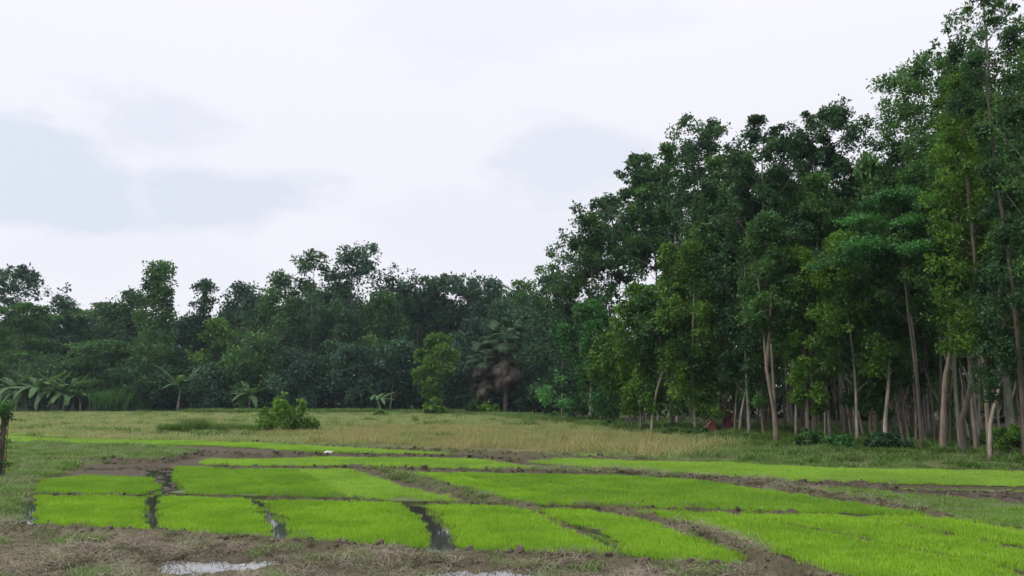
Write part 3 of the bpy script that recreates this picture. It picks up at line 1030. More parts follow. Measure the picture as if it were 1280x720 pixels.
def tree_meshes(seed, H, cb, rad, style='dense', leaf=.13, nleaf=7000, tr=.11, lean=(0, 0), wig=.12, path=None, puff=None, fork=False):
    """H total height, cb crown base height, rad crown radius -> trunk mesh, crown mesh"""
    rng = np.random.default_rng(seed)
    acc = Acc()
    topf = .9 if style != 'round' else .7
    if path is None:
        P = path_rand(rng, H * topf, lean, wig)
    else:
        P = np.array(path, float)
        if P[-1, 2] < H * topf:
            ext = np.array([P[-1, 0] + rng.uniform(-.2, .2), P[-1, 1], H * topf])
            mid = (P[-1] + ext) / 2 + rng.uniform(-.15, .15, 3)
            P = np.vstack([P, mid, ext])
    P[0, 2] = -.25
    tz = np.clip(P[:, 2] / H, 0, 1)
    rr = tr * (1 - .85 * tz) + .012
    rr[0] *= 1.25
    acc.tube(P, rr, 8, .5, .05, rng)
    if fork:
        i = len(P) // 3
        Q = P[i:].copy()
        off = np.linspace(0, 1, len(Q)) ** .7
        Q[:, 0] += off * rng.choice([-1, 1]) * rad * .35
        Q[:, 1] += off * rad * .2
        acc.tube(Q, rr[i:] * .75, 7, .5, .05, rng)

    def axis(z):
        return np.array([np.interp(z, P[:, 2], P[:, 0]), np.interp(z, P[:, 2], P[:, 1])])
    prof = {
        'dense': lambda t: .55 + .5 * np.sin(np.pi * np.clip(t * .95 + .05, 0, 1)) * 1.0 - .55 * t ** 3,
        'round': lambda t: np.sqrt(np.clip(1 - (2 * t - 1) ** 2, 0, 1)) * .95 + .08,
        'airy': lambda t: .35 + .75 * np.sin(np.pi * np.clip(t * .85 + .12, 0, 1)),
        'umbrella': lambda t: .25 + .85 * t ** 1.2,
        'cone': lambda t: 1.05 - .85 * t,
        'column': lambda t: .9 + .1 * np.sin(9 * t),
        'layer': lambda t: .95 - .35 * t,
    }[style]
    nb = {'dense': 24, 'round': 20, 'airy': 22, 'umbrella': 16, 'cone': 26, 'column': 16, 'layer': 22}[style]
    nb = max(10, int(nb * np.clip((H - cb) / (rad * 3.2), .7, 1.8)))
    pf = puff or rad * (.24 if style not in ('airy', 'umbrella') else .20)
    puffs, tints, prad = [], [], []
    for b in range(nb):
        t = (b + rng.uniform(0, 1)) / nb
        z = cb + (H - cb - pf * .6) * t
        ang = b * 2.399 + rng.uniform(-.5, .5)
        la = .3 if style == 'round' else 1.0
        lob = 1 + la * (.28 * np.sin(ang * 2 + seed) + .2 * np.sin(t * 9 + seed * 1.7))
        R_ = rad * prof(t) * rng.uniform(.55, 1.0) * lob
        c = axis(min(z, P[-1, 2]))
        bx, by = c[0] + math.cos(ang) * R_ * .72, c[1] + math.sin(ang) * R_ * .72
        if style == 'layer':
            z += .12 * R_
        cen = np.array([bx, by, z])
        zs = max(.4 * cb, z - R_ * rng.uniform(.5, 1.0))
        zs = min(zs, P[-1, 2] * .97)
        s0 = axis(zs)
        st0 = np.array([s0[0], s0[1], zs])
        mid = st0 * .45 + cen * .55 + np.array([0, 0, -.12 * R_])
        br = max(.012, tr * .34 * (1 - .6 * t))
        acc.tube([st0, st0 * .7 + mid * .3 + rng.normal(0, .04, 3), mid, cen], [br, br * .8, br * .6, br * .25], 5)
        btint = rng.uniform(.15, .75)
        kk = {'airy': 8, 'umbrella': 9, 'layer': 8}.get(style, 8)
        for q in range(kk):
            o3 = rng.standard_normal(3)
            o3 /= np.linalg.norm(o3)
            sp_ = R_ * .36 if style not in ('airy', 'umbrella') else R_ * .56
            sp_ = max(sp_, pf * .9)
            o3 *= sp_ * rng.uniform(.35, 1.15)
            if style == 'layer':
                o3[:2] *= 1.35
                o3[2] *= .28
            elif style in ('umbrella',):
                o3[2] *= .5
            else:
                o3[2] *= .9
            pc = cen + o3
            q_r = pf * rng.uniform(.5, 1.25)
            pc[2] = min(pc[2], H - q_r)
            puffs.append(pc)
            prad.append(q_r)
            tints.append(np.clip(btint + rng.uniform(-.15, .2), 0, 1))
            if style in ('airy', 'umbrella'):
                acc.tube([mid * .3 + cen * .7, (cen + pc) / 2 + rng.normal(0, .05, 3), pc], [br * .35, br * .25, br * .12 + .004], 3)
    # top tuft
    puffs.append(np.array([*axis(P[-1, 2]), H - pf * .8]))
    prad.append(pf)
    tints.append(.6)
    puffs, prad, tints = np.array(puffs), np.array(prad), np.array(tints)
    nper = max(8, int(nleaf / len(puffs)))
    fl = {'layer': .35, 'umbrella': .6}.get(style, .85)
    V, F_, T = leaves_at(puffs, prad, nper, leaf, rng, tints, fl, .25 if style != 'cone' else .5)
    cr_ = mesh_from('crown', V, F_, None, T)
    return acc.mesh('trunk'), cr_


NT = [0]


def tree(px, Ydist, top, wpx, bot, style, mat, bark, label, nleaf=7000, leaf=None, tr=None, lean=(0, 0), wig=.12, path=None, group=None,
         name='tree', fork=False, cat='tree', puff=None):
    NT[0] += 1
    x, _ = at(px, Ydist)
    g = gz(x, Ydist)
    if style not in ('round', 'column'):
        wpx = wpx * 1.2
    if style == 'dense' and path is None:
        bot = bot + (22 if Ydist < 60 else 8)
    _, ztop = at(px, Ydist, top)
    _, zb = at(px, Ydist, bot)
    rad = wpx / 2 / FPX * Ydist
    H, cb = ztop - g, max(.3, zb - g)
    leaf = leaf or (.0026 * Ydist if Ydist < 70 else .0025 * Ydist)
    nleaf = int(nleaf * 1.75)
    tr = (tr * .68) if tr else (.0035 * H + .02)
    pth = None
    if path is not None:
        pth = []
        for k, (a, b) in enumerate(path):
            xx, zz = at(a, Ydist, b)
            pth.append((xx - x, .12 * math.sin(k * 2.1), zz - g))
        pth = [(p[0], p[1], max(p[2], 0)) for p in pth]
    tm, cm = tree_meshes(NT[0] * 17 + 3, H, cb, rad, style, leaf, nleaf, tr, lean, wig, pth, puff, fork)
    root = empty(name, (x, Ydist, g), label, cat, group)
    link('trunk', tm, root, M[bark])
    link('crown', cm, root, M[mat])
    return root, H, rad


def copy_tree(root, loc, rz, s, label, group):
    r = root.copy()
    C.objects.link(r)
    r.location = loc
    r.rotation_euler = (0, 0, rz)
    r.scale = s
    tag(r, label, None, group)
    for ch in kids[root.name]:
        c_ = ch.copy()
        C.objects.link(c_)
        c_.parent = r
    return r


GR = 'tall trees at the front edge of the right-hand plantation'
GL = 'trees in the front of the left-hand wood'
N1 = 8500
# --- right-hand plantation, front trees
RT = [
    (728, 64, 293, 108, 480, 'airy', 'leaf_blue', 'bark_dark', 'open dark tree at the gap where the low wood meets the tall plantation', dict(nleaf=5200)),
    (760, 62, 240, 80, 345, 'airy', 'leaf_dark', 'bark_grey', 'tall thin tree with a dark tufted head, first of the tall plantation', dict(nleaf=5200, wig=.3)),
    (808, 57, 190, 62, 330, 'airy', 'leaf_dark', 'bark_grey', 'tall tree with bare upper limbs and sky showing under its head', dict(nleaf=5500, wig=.3)),
    (846, 54, 178, 84, 330, 'airy', 'leaf_mid', 'bark_grey', 'tall green tree right of the tree with sky under its head', dict(nleaf=6500)),
    (885, 50, 148, 92, 360, 'airy', 'leaf_dark', 'bark_grey', 'tall tree whose tip makes the first high peak of the plantation', dict(nleaf=8000)),
    (838, 47, 303, 62, 470, 'cone', 'leaf_warm', 'bark_dark', 'narrow pointed olive-green tree under the sky gap', dict(nleaf=8000)),
    (738, 58, 372, 95, 500, 'dense', 'leaf_fresh', 'bark_grey', 'leafy green tree on a thick grey trunk at the corner of the plantation', dict(nleaf=7000, tr=.22)),
    (762, 46, 415, 68, 486, 'round', 'leaf_bright', 'bark_grey', 'small yellow-green tree with a leaning thin trunk at the plantation corner', dict(nleaf=7000, path=[(796, 541), (786, 518), (772, 485), (764, 460), (762, 440)], tr=.10)),
    (800, 44, 352, 74, 495, 'dense', 'leaf_warm', 'bark_grey', 'bushy tree between the leaning thin trunk and the twisted pale trunk', dict(nleaf=8000)),
    (826, 42.5, 355, 84, 455, 'dense', 'leaf_mid', 'bark_pale', 'tree with a twisted pale S-shaped trunk', dict(nleaf=8000, path=[(814, 545), (817, 515), (820, 490), (829, 462), (828, 435), (822, 410)], tr=.10)),
    (868, 41, 300, 84, 492, 'dense', 'leaf_warm', 'bark_pale', 'leafy tree on a straight pale trunk left of the people', dict(nleaf=N1)),
    (905, 42, 225, 86, 470, 'dense', 'leaf_mid', 'bark_red', 'dark leafy tree rising right above the people', dict(nleaf=N1)),
    (935, 39, 195, 80, 455, 'dense', 'leaf_dark', 'bark_grey', 'tall leafy tree right of the people, below the first high peak', dict(nleaf=N1)),
    (968, 37, 147, 88, 300, 'airy', 'leaf_dark', 'bark_red', 'tall tree with a rust-tinted tufted tip left of the wide dark head', dict(nleaf=8000)),
    (962, 33.5, 262, 84, 420, 'dense', 'leaf_mid', 'bark_red', 'tree on a tall forked bare trunk in the middle of the plantation edge', dict(nleaf=N1, fork=True, tr=.13, path=[(972, 556), (968, 510), (957, 460), (962, 412), (965, 380)])),
    (1008, 33, 305, 74, 512, 'column', 'leaf_warm', 'bark_dark', 'tree wrapped in bright yellow-green creeper almost to the ground', dict(nleaf=11000)),
    (1054, 38, 128, 94, 290, 'airy', 'leaf_dark', 'bark_dark', 'tall tree with a wide dark head, second high peak of the plantation', dict(nleaf=9500)),
    (1035, 35, 215, 80, 400, 'dense', 'leaf_mid', 'bark_grey', 'leafy tree standing under the wide dark head', dict(nleaf=N1)),
    (1068, 31.5, 285, 96, 440, 'dense', 'leaf_warm', 'bark_grey', 'olive-green leafy tree left of the pale Y-forked trunk', dict(nleaf=10000)),
    (1085, 32.5, 355, 78, 492, 'dense', 'leaf_mid', 'bark_red', 'lower leafy tree behind the dark round bush', dict(nleaf=N1)),
    (1110, 31, 300, 80, 452, 'dense', 'leaf_mid', 'bark_pale', 'tree with a pale bare trunk that forks low like a Y', dict(nleaf=N1, path=[(1106, 556), (1108, 525), (1109, 480), (1110, 447), (1106, 420)], tr=.10)),
    (1138, 30, 235, 76, 395, 'dense', 'leaf_mid', 'bark_grey', 'tree on a very tall thin grey trunk leaning slightly left', dict(nleaf=N1, path=[(1154, 562), (1150, 500), (1141, 430), (1136, 370), (1133, 340)], tr=.09)),
    (1157, 36, 78, 104, 290, 'airy', 'leaf_mid', 'bark_grey', 'very tall tree with a bulging head, third high peak of the plantation', dict(nleaf=10000, puff=.5)),
    (1148, 29, 222, 150, 345, 'layer', 'leaf_fresh', 'bark_dark', 'feathery fresh-green tree with spreading drooping layers', dict(nleaf=11000)),
    (1192, 28, 165, 100, 372, 'dense', 'leaf_mid', 'bark_red', 'tree on a thick wavy reddish trunk with long bare stem', dict(nleaf=10000, path=[(1178, 566), (1181, 520), (1180, 470), (1190, 430), (1187, 395), (1190, 350), (1190, 300)], tr=.135)),
    (1212, 27, 140, 96, 440, 'dense', 'leaf_warm', 'bark_dark', 'leafy tree on a dark slanting trunk right of the thick wavy trunk', dict(nleaf=N1, path=[(1208, 568), (1203, 530), (1212, 480), (1212, 430)], tr=.13)),
    (702, 68, 338, 84, 440, 'airy', 'leaf_blue', 'bark_grey', 'lower open tree at the left end of the plantation, beside the sky gap', dict(nleaf=4500)),
    (745, 60, 262, 74, 400, 'airy', 'leaf_mid', 'bark_grey', 'second thin tree of the plantation, under the first tufted head', dict(nleaf=5000)),
    (822, 56, 205, 74, 330, 'airy', 'leaf_dark', 'bark_grey', 'dark tree filling the canopy between the second and third tall heads', dict(nleaf=6000)),
    (918, 48, 190, 80, 330, 'airy', 'leaf_mid', 'bark_grey', 'green tree in the dip right of the first high peak', dict(nleaf=7500)),
    (1005, 40, 168, 74, 320, 'airy', 'leaf_dark', 'bark_grey', 'dark tree in the canopy left of the wide dark head', dict(nleaf=8000)),
    (1092, 38, 215, 70, 360, 'dense', 'leaf_warm', 'bark_grey', 'olive tree below the notch of sky between the second and third peaks', dict(nleaf=8000)),
    (1216, 32, 70, 64, 330, 'airy', 'leaf_mid', 'bark_grey', 'tall tree between the third high peak and the tallest tree', dict(nleaf=9500)),
    (1262, 27.5, -70, 96, 300, 'airy', 'leaf_mid', 'bark_grey', 'tallest tree of all, running out of the top right corner', dict(nleaf=12000)),
    (1232, 25.5, 90, 80, 420, 'dense', 'leaf_warm', 'bark_red', 'olive leafy tree below the tallest one, at the right edge', dict(nleaf=11000)),
    (1246, 25, 300, 80, 470, 'dense', 'leaf_dark', 'bark_pale', 'tree on a thin pale pole-like trunk slanting to the right', dict(nleaf=8000, path=[(1236, 572), (1240, 530), (1247, 480), (1250, 440)], tr=.06)),
    (1276, 23.5, 30, 96, 515, 'column', 'leaf_dark', 'bark_dark', 'dark creeper-covered tree cut off by the right edge', dict(nleaf=16000)),
]
protoR = []
for r in RT:
    protoR.append(tree(*r[:9], group=GR, **r[9]))
for k, (px, Yd, tp, w_) in enumerate(((1345, 22, -20, 130), (1420, 21, 60, 150), (1500, 20, 30, 150))):
    protoR.append(tree(px, Yd, tp, w_, 400, 'dense', 'leaf_mid', 'bark_grey', 'plantation tree just outside the right edge of the view', nleaf=6000, group='plantation trees outside the right edge'))

# --- left-hand wood, front trees
LT = [
    (14, 112, 330, 62, 400, 'airy', 'leaf_blue', 'bark_grey', 'open-headed tree at the left edge standing above its neighbours', 2600),
    (22, 103, 372, 92, 462, 'layer', 'leaf_mid', 'bark_pale', 'layered green tree with a thin pale trunk above the banana clump', 3800),
    (72, 111, 368, 74, 480, 'dense', 'leaf_blue', 'bark_dark', 'dark bluish tree behind the banana clump', 3200),
    (116, 113, 372, 84, 460, 'layer', 'leaf_mid', 'bark_grey', 'flat-layered tree left of the tall spire-like tree', 3600),
    (160, 114, 360, 80, 450, 'dense', 'leaf_dark', 'bark_grey', 'rounded dark tree peeping over left of the tall spire-like tree', 3200),
    (128, 101, 418, 96, 495, 'layer', 'leaf_mid', 'bark_dark', 'low spreading light-green tree right of the banana clump', 4200),
    (190, 102, 323, 76, 500, 'cone', 'leaf_mid', 'bark_dark', 'tall feathery spire-like tree rising above the left wood', 6500),
    (228, 106, 392, 76, 500, 'dense', 'leaf_blue', 'bark_dark', 'dark tree right of the tall spire-like tree', 3400),
    (251, 108, 346, 25, 470, 'column', 'leaf_blue', 'bark_dark', 'narrow creeper-covered column of a tree standing alone against the sky', 2200),
    (268, 104, 395, 66, 480, 'dense', 'leaf_warm', 'bark_dark', 'yellowish-green tree below the narrow column tree', 3600),
    (300, 113, 350, 78, 450, 'dense', 'leaf_blue', 'bark_grey', 'bluish tree on the skyline right of the narrow column tree', 3200),
    (318, 101, 412, 92, 500, 'dense', 'leaf_mid', 'bark_dark', 'broad leafy tree behind the bright field shrub', 4300),
    (345, 108, 336, 72, 460, 'dense', 'leaf_mid', 'bark_grey', 'round-topped mid-green tree left of the tall open-headed pair', 3800),
    (388, 107, 312, 74, 480, 'airy', 'leaf_dark', 'bark_grey', 'left one of the tall open-headed pair on the skyline', 3800),
    (443, 109, 302, 84, 420, 'airy', 'leaf_blue', 'bark_grey', 'right one of the tall open-headed pair on the skyline', 3800),
    (420, 104, 372, 84, 480, 'dense', 'leaf_dark', 'bark_grey', 'dark tree under the tall open-headed pair', 3600),
    (368, 99, 432, 84, 505, 'dense', 'leaf_blue', 'bark_dark', 'low dark tree to the right behind the field shrub', 3800),
    (478, 105, 362, 80, 490, 'dense', 'leaf_mid', 'bark_grey', 'green tree between the open-headed pair and the flat-topped tree', 3600),
    (498, 99, 420, 70, 480, 'dense', 'leaf_blue', 'bark_pale', 'tree with a pale slanting trunk left of the bright lone tree', 3000),
    (522, 111, 342, 92, 400, 'umbrella', 'leaf_dark', 'bark_grey', 'flat-topped dark tree in the middle of the skyline', 3200),
    (578, 110, 340, 84, 430, 'airy', 'leaf_blue', 'bark_grey', 'bushy-headed dark tree with sky gaps right of the flat-topped one', 3600),
    (596, 103, 392, 84, 500, 'dense', 'leaf_blue', 'bark_dark', 'dark tree behind and right of the bright lone tree', 3600),
    (618, 108, 346, 74, 460, 'dense', 'leaf_blue', 'bark_dark', 'dark tree on the skyline above the drooping palm', 3200),
    (655, 104, 347, 80, 470, 'dense', 'leaf_mid', 'bark_grey', 'light-topped tree right above the drooping palm', 3800),
    (668, 88, 380, 84, 512, 'round', 'leaf_blue', 'bark_dark', 'very dark bluish round tree right of the drooping palm', 5200),
    (705, 82, 395, 80, 508, 'dense', 'leaf_dark', 'bark_dark', 'dark tree between the round bluish tree and the plantation corner', 4500),
    (440, 99, 425, 84, 500, 'dense', 'leaf_blue', 'bark_dark', 'low dark tree left of the pale slanting trunk', 3400),
    (560, 100, 425, 80, 505, 'dense', 'leaf_blue', 'bark_dark', 'low dark tree directly behind the bright lone tree', 3400),
    (185, 99, 452, 80, 505, 'dense', 'leaf_dark', 'bark_dark', 'low dark tree at the foot of the spire-like tree', 3000),
    (265, 99, 452, 74, 505, 'dense', 'leaf_blue', 'bark_dark', 'low dark tree between the two single banana plants', 3000),
    (60, 100, 440, 90, 495, 'dense', 'leaf_dark', 'bark_dark', 'low tree directly behind the banana clump', 3000),
]
protoL = []
for (px, Yd, tp, w_, bt, stl, ml, bk, lab, nl) in LT:
    kw = {}
    if 'slanting' in lab and 'left of the slanting' not in lab and 'pale slanting trunk left' in lab:
        kw = dict(path=[(487, 512), (491, 480), (500, 440), (502, 425)], tr=.16)
    if stl == 'column':
        kw = dict(puff=.75)
    protoL.append(tree(px, Yd, tp, w_ * 1.05, bt, stl, ml, bk, lab, nleaf=nl, group=GL, **kw))
tree(543, 87, 416, 66, 492, 'round', 'leaf_bright', 'bark_dark', 'small bright green round tree standing alone before the dark wood', nleaf=7500, leaf=.24)

kids = {}
for ob in C.objects:
    if ob.parent is not None:
        kids.setdefault(ob.parent.name, []).append(ob)

# --- trees deeper inside: copies
SKY = [(-200, 360), (0, 372), (60, 378), (120, 380), (160, 372), (220, 390), (300, 365), (345, 350), (380, 335), (470, 352), (520, 352), (600, 352), (680, 362), (700, 375), (725, 340), (760, 330),
       (775, 400), (800, 400), (850, 330), (880, 215), (960, 215), (1000, 200), (1060, 190), (1095, 235), (1110, 150), (1190, 140), (1210, 60), (1500, 20)]
rng = np.random.default_rng(21)
cnt = 0
fr = np.array(FOREST)
spots = []
tries = 0
while len(spots) < 105 and tries < 20000:
    tries += 1
    Yd = rng.uniform(25, 78) if rng.uniform() < .75 else rng.uniform(25, 50)
    px = rng.uniform(770, 1340)
    x = at(px, Yd)[0]
    if float(poly_sdf(FOREST, np.array([x]), np.array([Yd]))[0]) < 1.3:
        continue
    if any((x - a) ** 2 + (Yd - b) ** 2 < (1.7 + Yd * .008) ** 2 for a, b, _ in spots):
        continue
    spots.append((x, Yd, px))
candR = [p for p, r in zip(protoR, RT) if r[5] in ('dense', 'airy') and 'path' not in r[9]]
for (x, Yd, px) in spots:
    k = int(rng.integers(len(candR)))
    root, H0, rad0 = candR[k]
    lim = np.interp(px, [a for a, b in SKY], [b for a, b in SKY]) + rng.uniform(8, 70)
    Hmax = at(px, Yd, lim)[1]
    H = min(rng.uniform(11.5, 15.5), Hmax)
    if H < 5.5:
        continue
    sz = H / H0
    sx = rng.uniform(1.3, 1.8) / rad0
    deep = 'between' if Yd < 40 else 'behind'
    copy_tree(root, (x, Yd, gz(x, Yd)), rng.uniform(0, 6.28), (sx, sx, sz),
              'slender plantation tree standing among others deep inside the right-hand plantation', 'slender trees inside the right-hand plantation')
spots = []
for k in range(62):
    px = -60 + k * 13.0 + rng.uniform(-8, 8)
    Yd = rng.uniform(112, 132)
    if px > 620:
        Yd = rng.uniform(90, 118)
    k2 = int(rng.integers(len(protoL)))
    while LT[k2][5] not in ('dense', 'layer'):
        k2 = int(rng.integers(len(protoL)))
    root, H0, rad0 = protoL[k2]
    lim = np.interp(px, [a for a, b in SKY], [b for a, b in SKY]) + rng.uniform(4, 34)
    if px > 690:
        lim = max(lim, 385)
    H = at(px, Yd, lim)[1]
    x = at(px, Yd)[0]
    sx = rng.uniform(4.2, 6.0) / rad0
    copy_tree(root, (x, Yd, gz(x, Yd)), rng.uniform(0, 6.28), (sx, sx, H / H0),
              'indistinct dark tree in the rear rows of the left-hand wood', 'rear trees of the left-hand wood')

# --- far wood mass behind everything (reads as one dark mass)


def mass(name, label, pts, nleaf, size, mat, seed, zmax, thick=6.0):
    rng = np.random.default_rng(seed)
    P = np.array(pts, float)
    seg = np.linalg.norm(np.diff(P, axis=0), axis=1)
    cum = np.concatenate([[0], np.cumsum(seg)])
    npf = nleaf // 26
    t = rng.uniform(0, cum[-1], npf)
    cx = np.interp(t, cum, P[:, 0])
    cy = np.interp(t, cum, P[:, 1]) + rng.uniform(-thick / 2, thick / 2, npf)
    zm = zmax * (1 + .22 * snoise(cx, cy, 14, seed))
    cz = rng.uniform(0, 1, npf) ** 1.1 * zm + gz(0, 60)
    V, F_, T = leaves_at(np.stack([cx, cy, cz], -1), rng.uniform(.5, 1.1, npf) * size * 3, 26, size, rng, rng.uniform(.0, .6, npf))
    o_ = link(name, mesh_from(name, V, F_, None, T), None, M[mat])
    return tag(o_, label, 'wood', kind='stuff')


mass('distant_wood', 'dark mass of foliage behind the left-hand wood', [(-110, 132), (-60, 134), (0, 134), (22, 120)], 30000, .55, 'leaf_dark', 301, 11)
mass('wood_depth', 'dark mass of foliage at the back of the plantation', [(6, 112), (10, 84), (27, 64), (48, 50), (72, 34)], 60000, .28, 'leaf_dark', 302, 7)
mass('back_wood', 'dark wall of trees closing the view beyond the plantation', [(14, 118), (40, 100), (75, 82), (110, 50)], 26000, .5, 'leaf_dark', 304, 11)
mass('low_thicket', 'dark low thicket along the foot of the left-hand wood', [(-75, 104.5), (-40, 105), (-10, 104), (0, 100), (8, 90)], 20000, .34, 'leaf_blue', 303, 3.2, 4.0)

# ---------------------------------------------------------------- bushes


def bush(px, Yd, top, wpx, mat, label, nleaf=2200, leaf=None, name='bush', shoots=0, group='bushes at the foot of the trees', cat='bush'):
    NT[0] += 1
    rng = np.random.default_rng(900 + NT[0])
    x, _ = at(px, Yd)
    g = gz(x, Yd)
    H = at(px, Yd, top)[1] - g
    rad = wpx / 2 / FPX * Yd
    leaf = leaf or .0034 * Yd
    acc = Acc()
    pc, pr, ti = [], [], []
    n = 26
    for k in range(n):
        a = k * 2.4 + rng.uniform(-.4, .4)
        rr = rad * math.sqrt(rng.uniform(.02, 1)) * .85
        h = H * (1 - (rr / rad) ** 2 * .75) * rng.uniform(.25, .85)
        c = np.array([math.cos(a) * rr, math.sin(a) * rr, h])
        pc.append(c)
        pr.append(min(rad, H) * rng.uniform(.14, .28))
        ti.append(rng.uniform(.1, .9))
        acc.tube([(c[0] * .15, c[1] * .15, -.1), c * .55 + rng.normal(0, .03, 3), c], [.02 + .004 * H, .014, .006], 4)
    for k in range(shoots):
        a = rng.uniform(0, 6.28)
        rr = rad * rng.uniform(.2, .8)
        for q in range(4):
            pc.append(np.array([math.cos(a) * rr + rng.normal(0, .07), math.sin(a) * rr, H * (.66 + .10 * q)]))
            pr.append(.085 * H * rng.uniform(.7, 1.4))
            ti.append(.9)
        acc.tube([(0, 0, 0), (math.cos(a) * rr * .8, math.sin(a) * rr * .8, H * .6), (math.cos(a) * rr, math.sin(a) * rr, H * 1.1)], [.025, .015, .006], 4)
    V, F_, T = leaves_at(np.array(pc), np.array(pr), nleaf // len(pc), leaf, rng, np.array(ti), .85)
    V[:, 2] = np.maximum(V[:, 2], -.05)
    root = empty(name, (x, Yd, g), label, cat, group)
    link('stems', acc.mesh('stems'), root, M['bark_dark'])
    link('foliage', mesh_from('foliage', V, F_, None, T), root, M[mat])
    return root


bush(360, 43, 501, 84, 'leaf_warm', 'leafy shrub with pale green shoots standing alone in the fallow field', 3600, .11, 'shrub', 5, None, 'shrub')
bush(337, 43.5, 491, 30, 'leaf_bright', 'pale green sapling rising from the left side of the lone field shrub', 420, .15, 'sapling', 1, None, 'sapling')
bush(374, 43.5, 499, 26, 'leaf_bright', 'pale green sapling rising from the right side of the lone field shrub', 300, .14, 'sapling', 1, None, 'sapling')
for (px, Yd, tp, w_, mt, lb, nl) in (
        (1105, 29.5, 536, 60, 'leaf_dark', 'dark round bush in front of the pale Y-forked trunk', 3600),
        (858, 40, 533, 74, 'leaf_mid', 'leafy low bush left of the people', 3200),
        (905, 38, 541, 50, 'leaf_mid', 'low bush just in front of the people', 2200),
        (1008, 31, 533, 34, 'leaf_mid', 'small bush at the foot of the creeper-wrapped tree', 1800),
        (1045, 31, 541, 46, 'leaf_fresh', 'low fresh-green bush left of the dark round bush', 2000),
        (935, 36.5, 543, 44, 'leaf_dark', 'low dark bush right of the people', 1800),
        (696, 68, 515, 30, 'leaf_fresh', 'green bush at the plantation corner nearest the dark wood', 1400),
        (735, 58, 519, 34, 'leaf_fresh', 'green bush at the foot of the thick grey trunk', 1400),
        (770, 50, 523, 46, 'leaf_mid', 'low bush left of the leaning thin trunk', 1500),
        (545, 84, 496, 34, 'leaf_warm', 'leafy bush under the bright lone tree', 1500),
        (595, 86, 488, 26, 'leaf_mid', 'upright green bush left of the drooping palm', 1300),
        (612, 84, 500, 30, 'leaf_warm', 'yellowish bush at the foot of the drooping palm', 1200),
        (476, 78, 512, 16, 'leaf_warm', 'tiny leafy plant alone in the grass before the wood', 500),
        (1262, 25.5, 520, 60, 'leaf_warm', 'leafy bush at the right edge beside the slanting pale pole trunk', 2600),
        (1160, 30, 552, 44, 'leaf_dark', 'low dark bush left of the thick wavy trunk', 1600)):
    bush(px, Yd, tp, w_, mt, lb, nl)

# bamboo-like reed clump
NT[0] += 1
rg_ = np.random.default_rng(44)


def grass_clump(px, Yd, top, wpx, mat, label, n, w, name, cat, group=None, lean=.35):
    x, _ = at(px, Yd)
    g = gz(x, Yd)
    H = at(px, Yd, top)[1] - g
    rad = wpx / 2 / FPX * Yd
    rng = np.random.default_rng(int(px * 7))
    V, F4, F3, T = blades(rng, n, rad * .75, H * .9, w, lean, .35, 4)
    root = tag(link(name, mesh_from(name, V, F4, F3, T), None, M[mat]), label, cat, group)
    root.location = (x, Yd, g - .03)
    return root


grass_clump(140, 96, 481, 64, 'leaf_mid', 'tall feathery reed clump right of the banana plants', 520, .14, 'reed_clump', 'reeds')
grass_clump(175, 97, 496, 30, 'leaf_mid', 'lower reed clump at the right end of the tall feathery one', 220, .12, 'reed_clump', 'reeds')
for (px, tp, w_, lb) in ((247, 519, 34, 'tallest round grass tussock left of the lone field shrub'), (283, 526, 34, 'wide grass tussock between the tallest tussock and the shrub'),
                         (314, 529, 26, 'small grass tussock touching the left of the field shrub'), (215, 528, 26, 'leftmost low grass tussock with yellow seed heads'),
                         (383, 530, 24, 'small grass tussock touching the right of the field shrub')):
    grass_clump(px, 44, tp - 2, w_ * 1.5, 'grass_dark', lb, 800, .022, 'grass_tussock', 'tussock', 'grass tussocks beside the field shrub', .4)
grass_clump(1026, 10.6, 697, 40, 'grass_dark', 'green weed tuft at the bottom edge right of the mud ridge', 160, .008, 'weed_tuft', 'weed', None, .5)
grass_clump(520, 60, 513, 10, 'grass_weed', 'single upright weed in the dry tan grass', 60, .03, 'weed_plant', 'weed', None, .4)
stuff('tall_weeds', 'patches of taller darker weeds in the fallow field', 'weeds', p_s, [FALLOW], 1.6, .95, 290,
      lambda x, y, q: (snoise(x, y * 2.2, 9, 91) + .25 * (y > 75) - .1 > .28) & (y > 27) & (y > 34 - x * .2))
# hedge-like line of young crop on the left
x, y, s = rand_in([(-37, 92), (-16, 92), (-14, 89), (-33, 88.5)], 6, 777)
okk = s > 0
tag(scatter('young_crop', p_s, x[okk], y[okk], ground_z(x[okk], y[okk])[0], np.full(okk.sum(), 1.9), 12), 'low bright crop strip in front of the dark wood', 'crop')

# ---------------------------------------------------------------- banana plants and palm


def leaf_blade(L, W, arch, rng, n=9):
    V, F4, T = [], [], []
    for i in range(n + 1):
        t = i / n
        w = W * .5 * (math.sin(math.pi * min(1, t * .93 + .07)) ** .6) * (1 + rng.uniform(-.12, .12))
        if t < .12:
            w = .04
        x = L * (t - arch * .25 * t * t)
        z = L * (.55 * t - arch * t * t)
        V += [(x, -w, z - .3 * w), (x, 0, z), (x, w, z - .3 * w)]
        T += [.35 + rng.uniform(-.2, .2), .9, .35 + rng.uniform(-.2, .2)]
    for i in range(n):
        a = i * 3
        F4 += [(a, a + 1, a + 4, a + 3), (a + 1, a + 2, a + 5, a + 4)]
    me = mesh_from('leaf', V, F4, None, T, smooth=False)
    me.materials.append(M['leaf_banana'])
    return me


rngb = np.random.default_rng(8)
BL = [leaf_blade(2.5, .50, .35 + .22 * k, rngb) for k in range(4)]


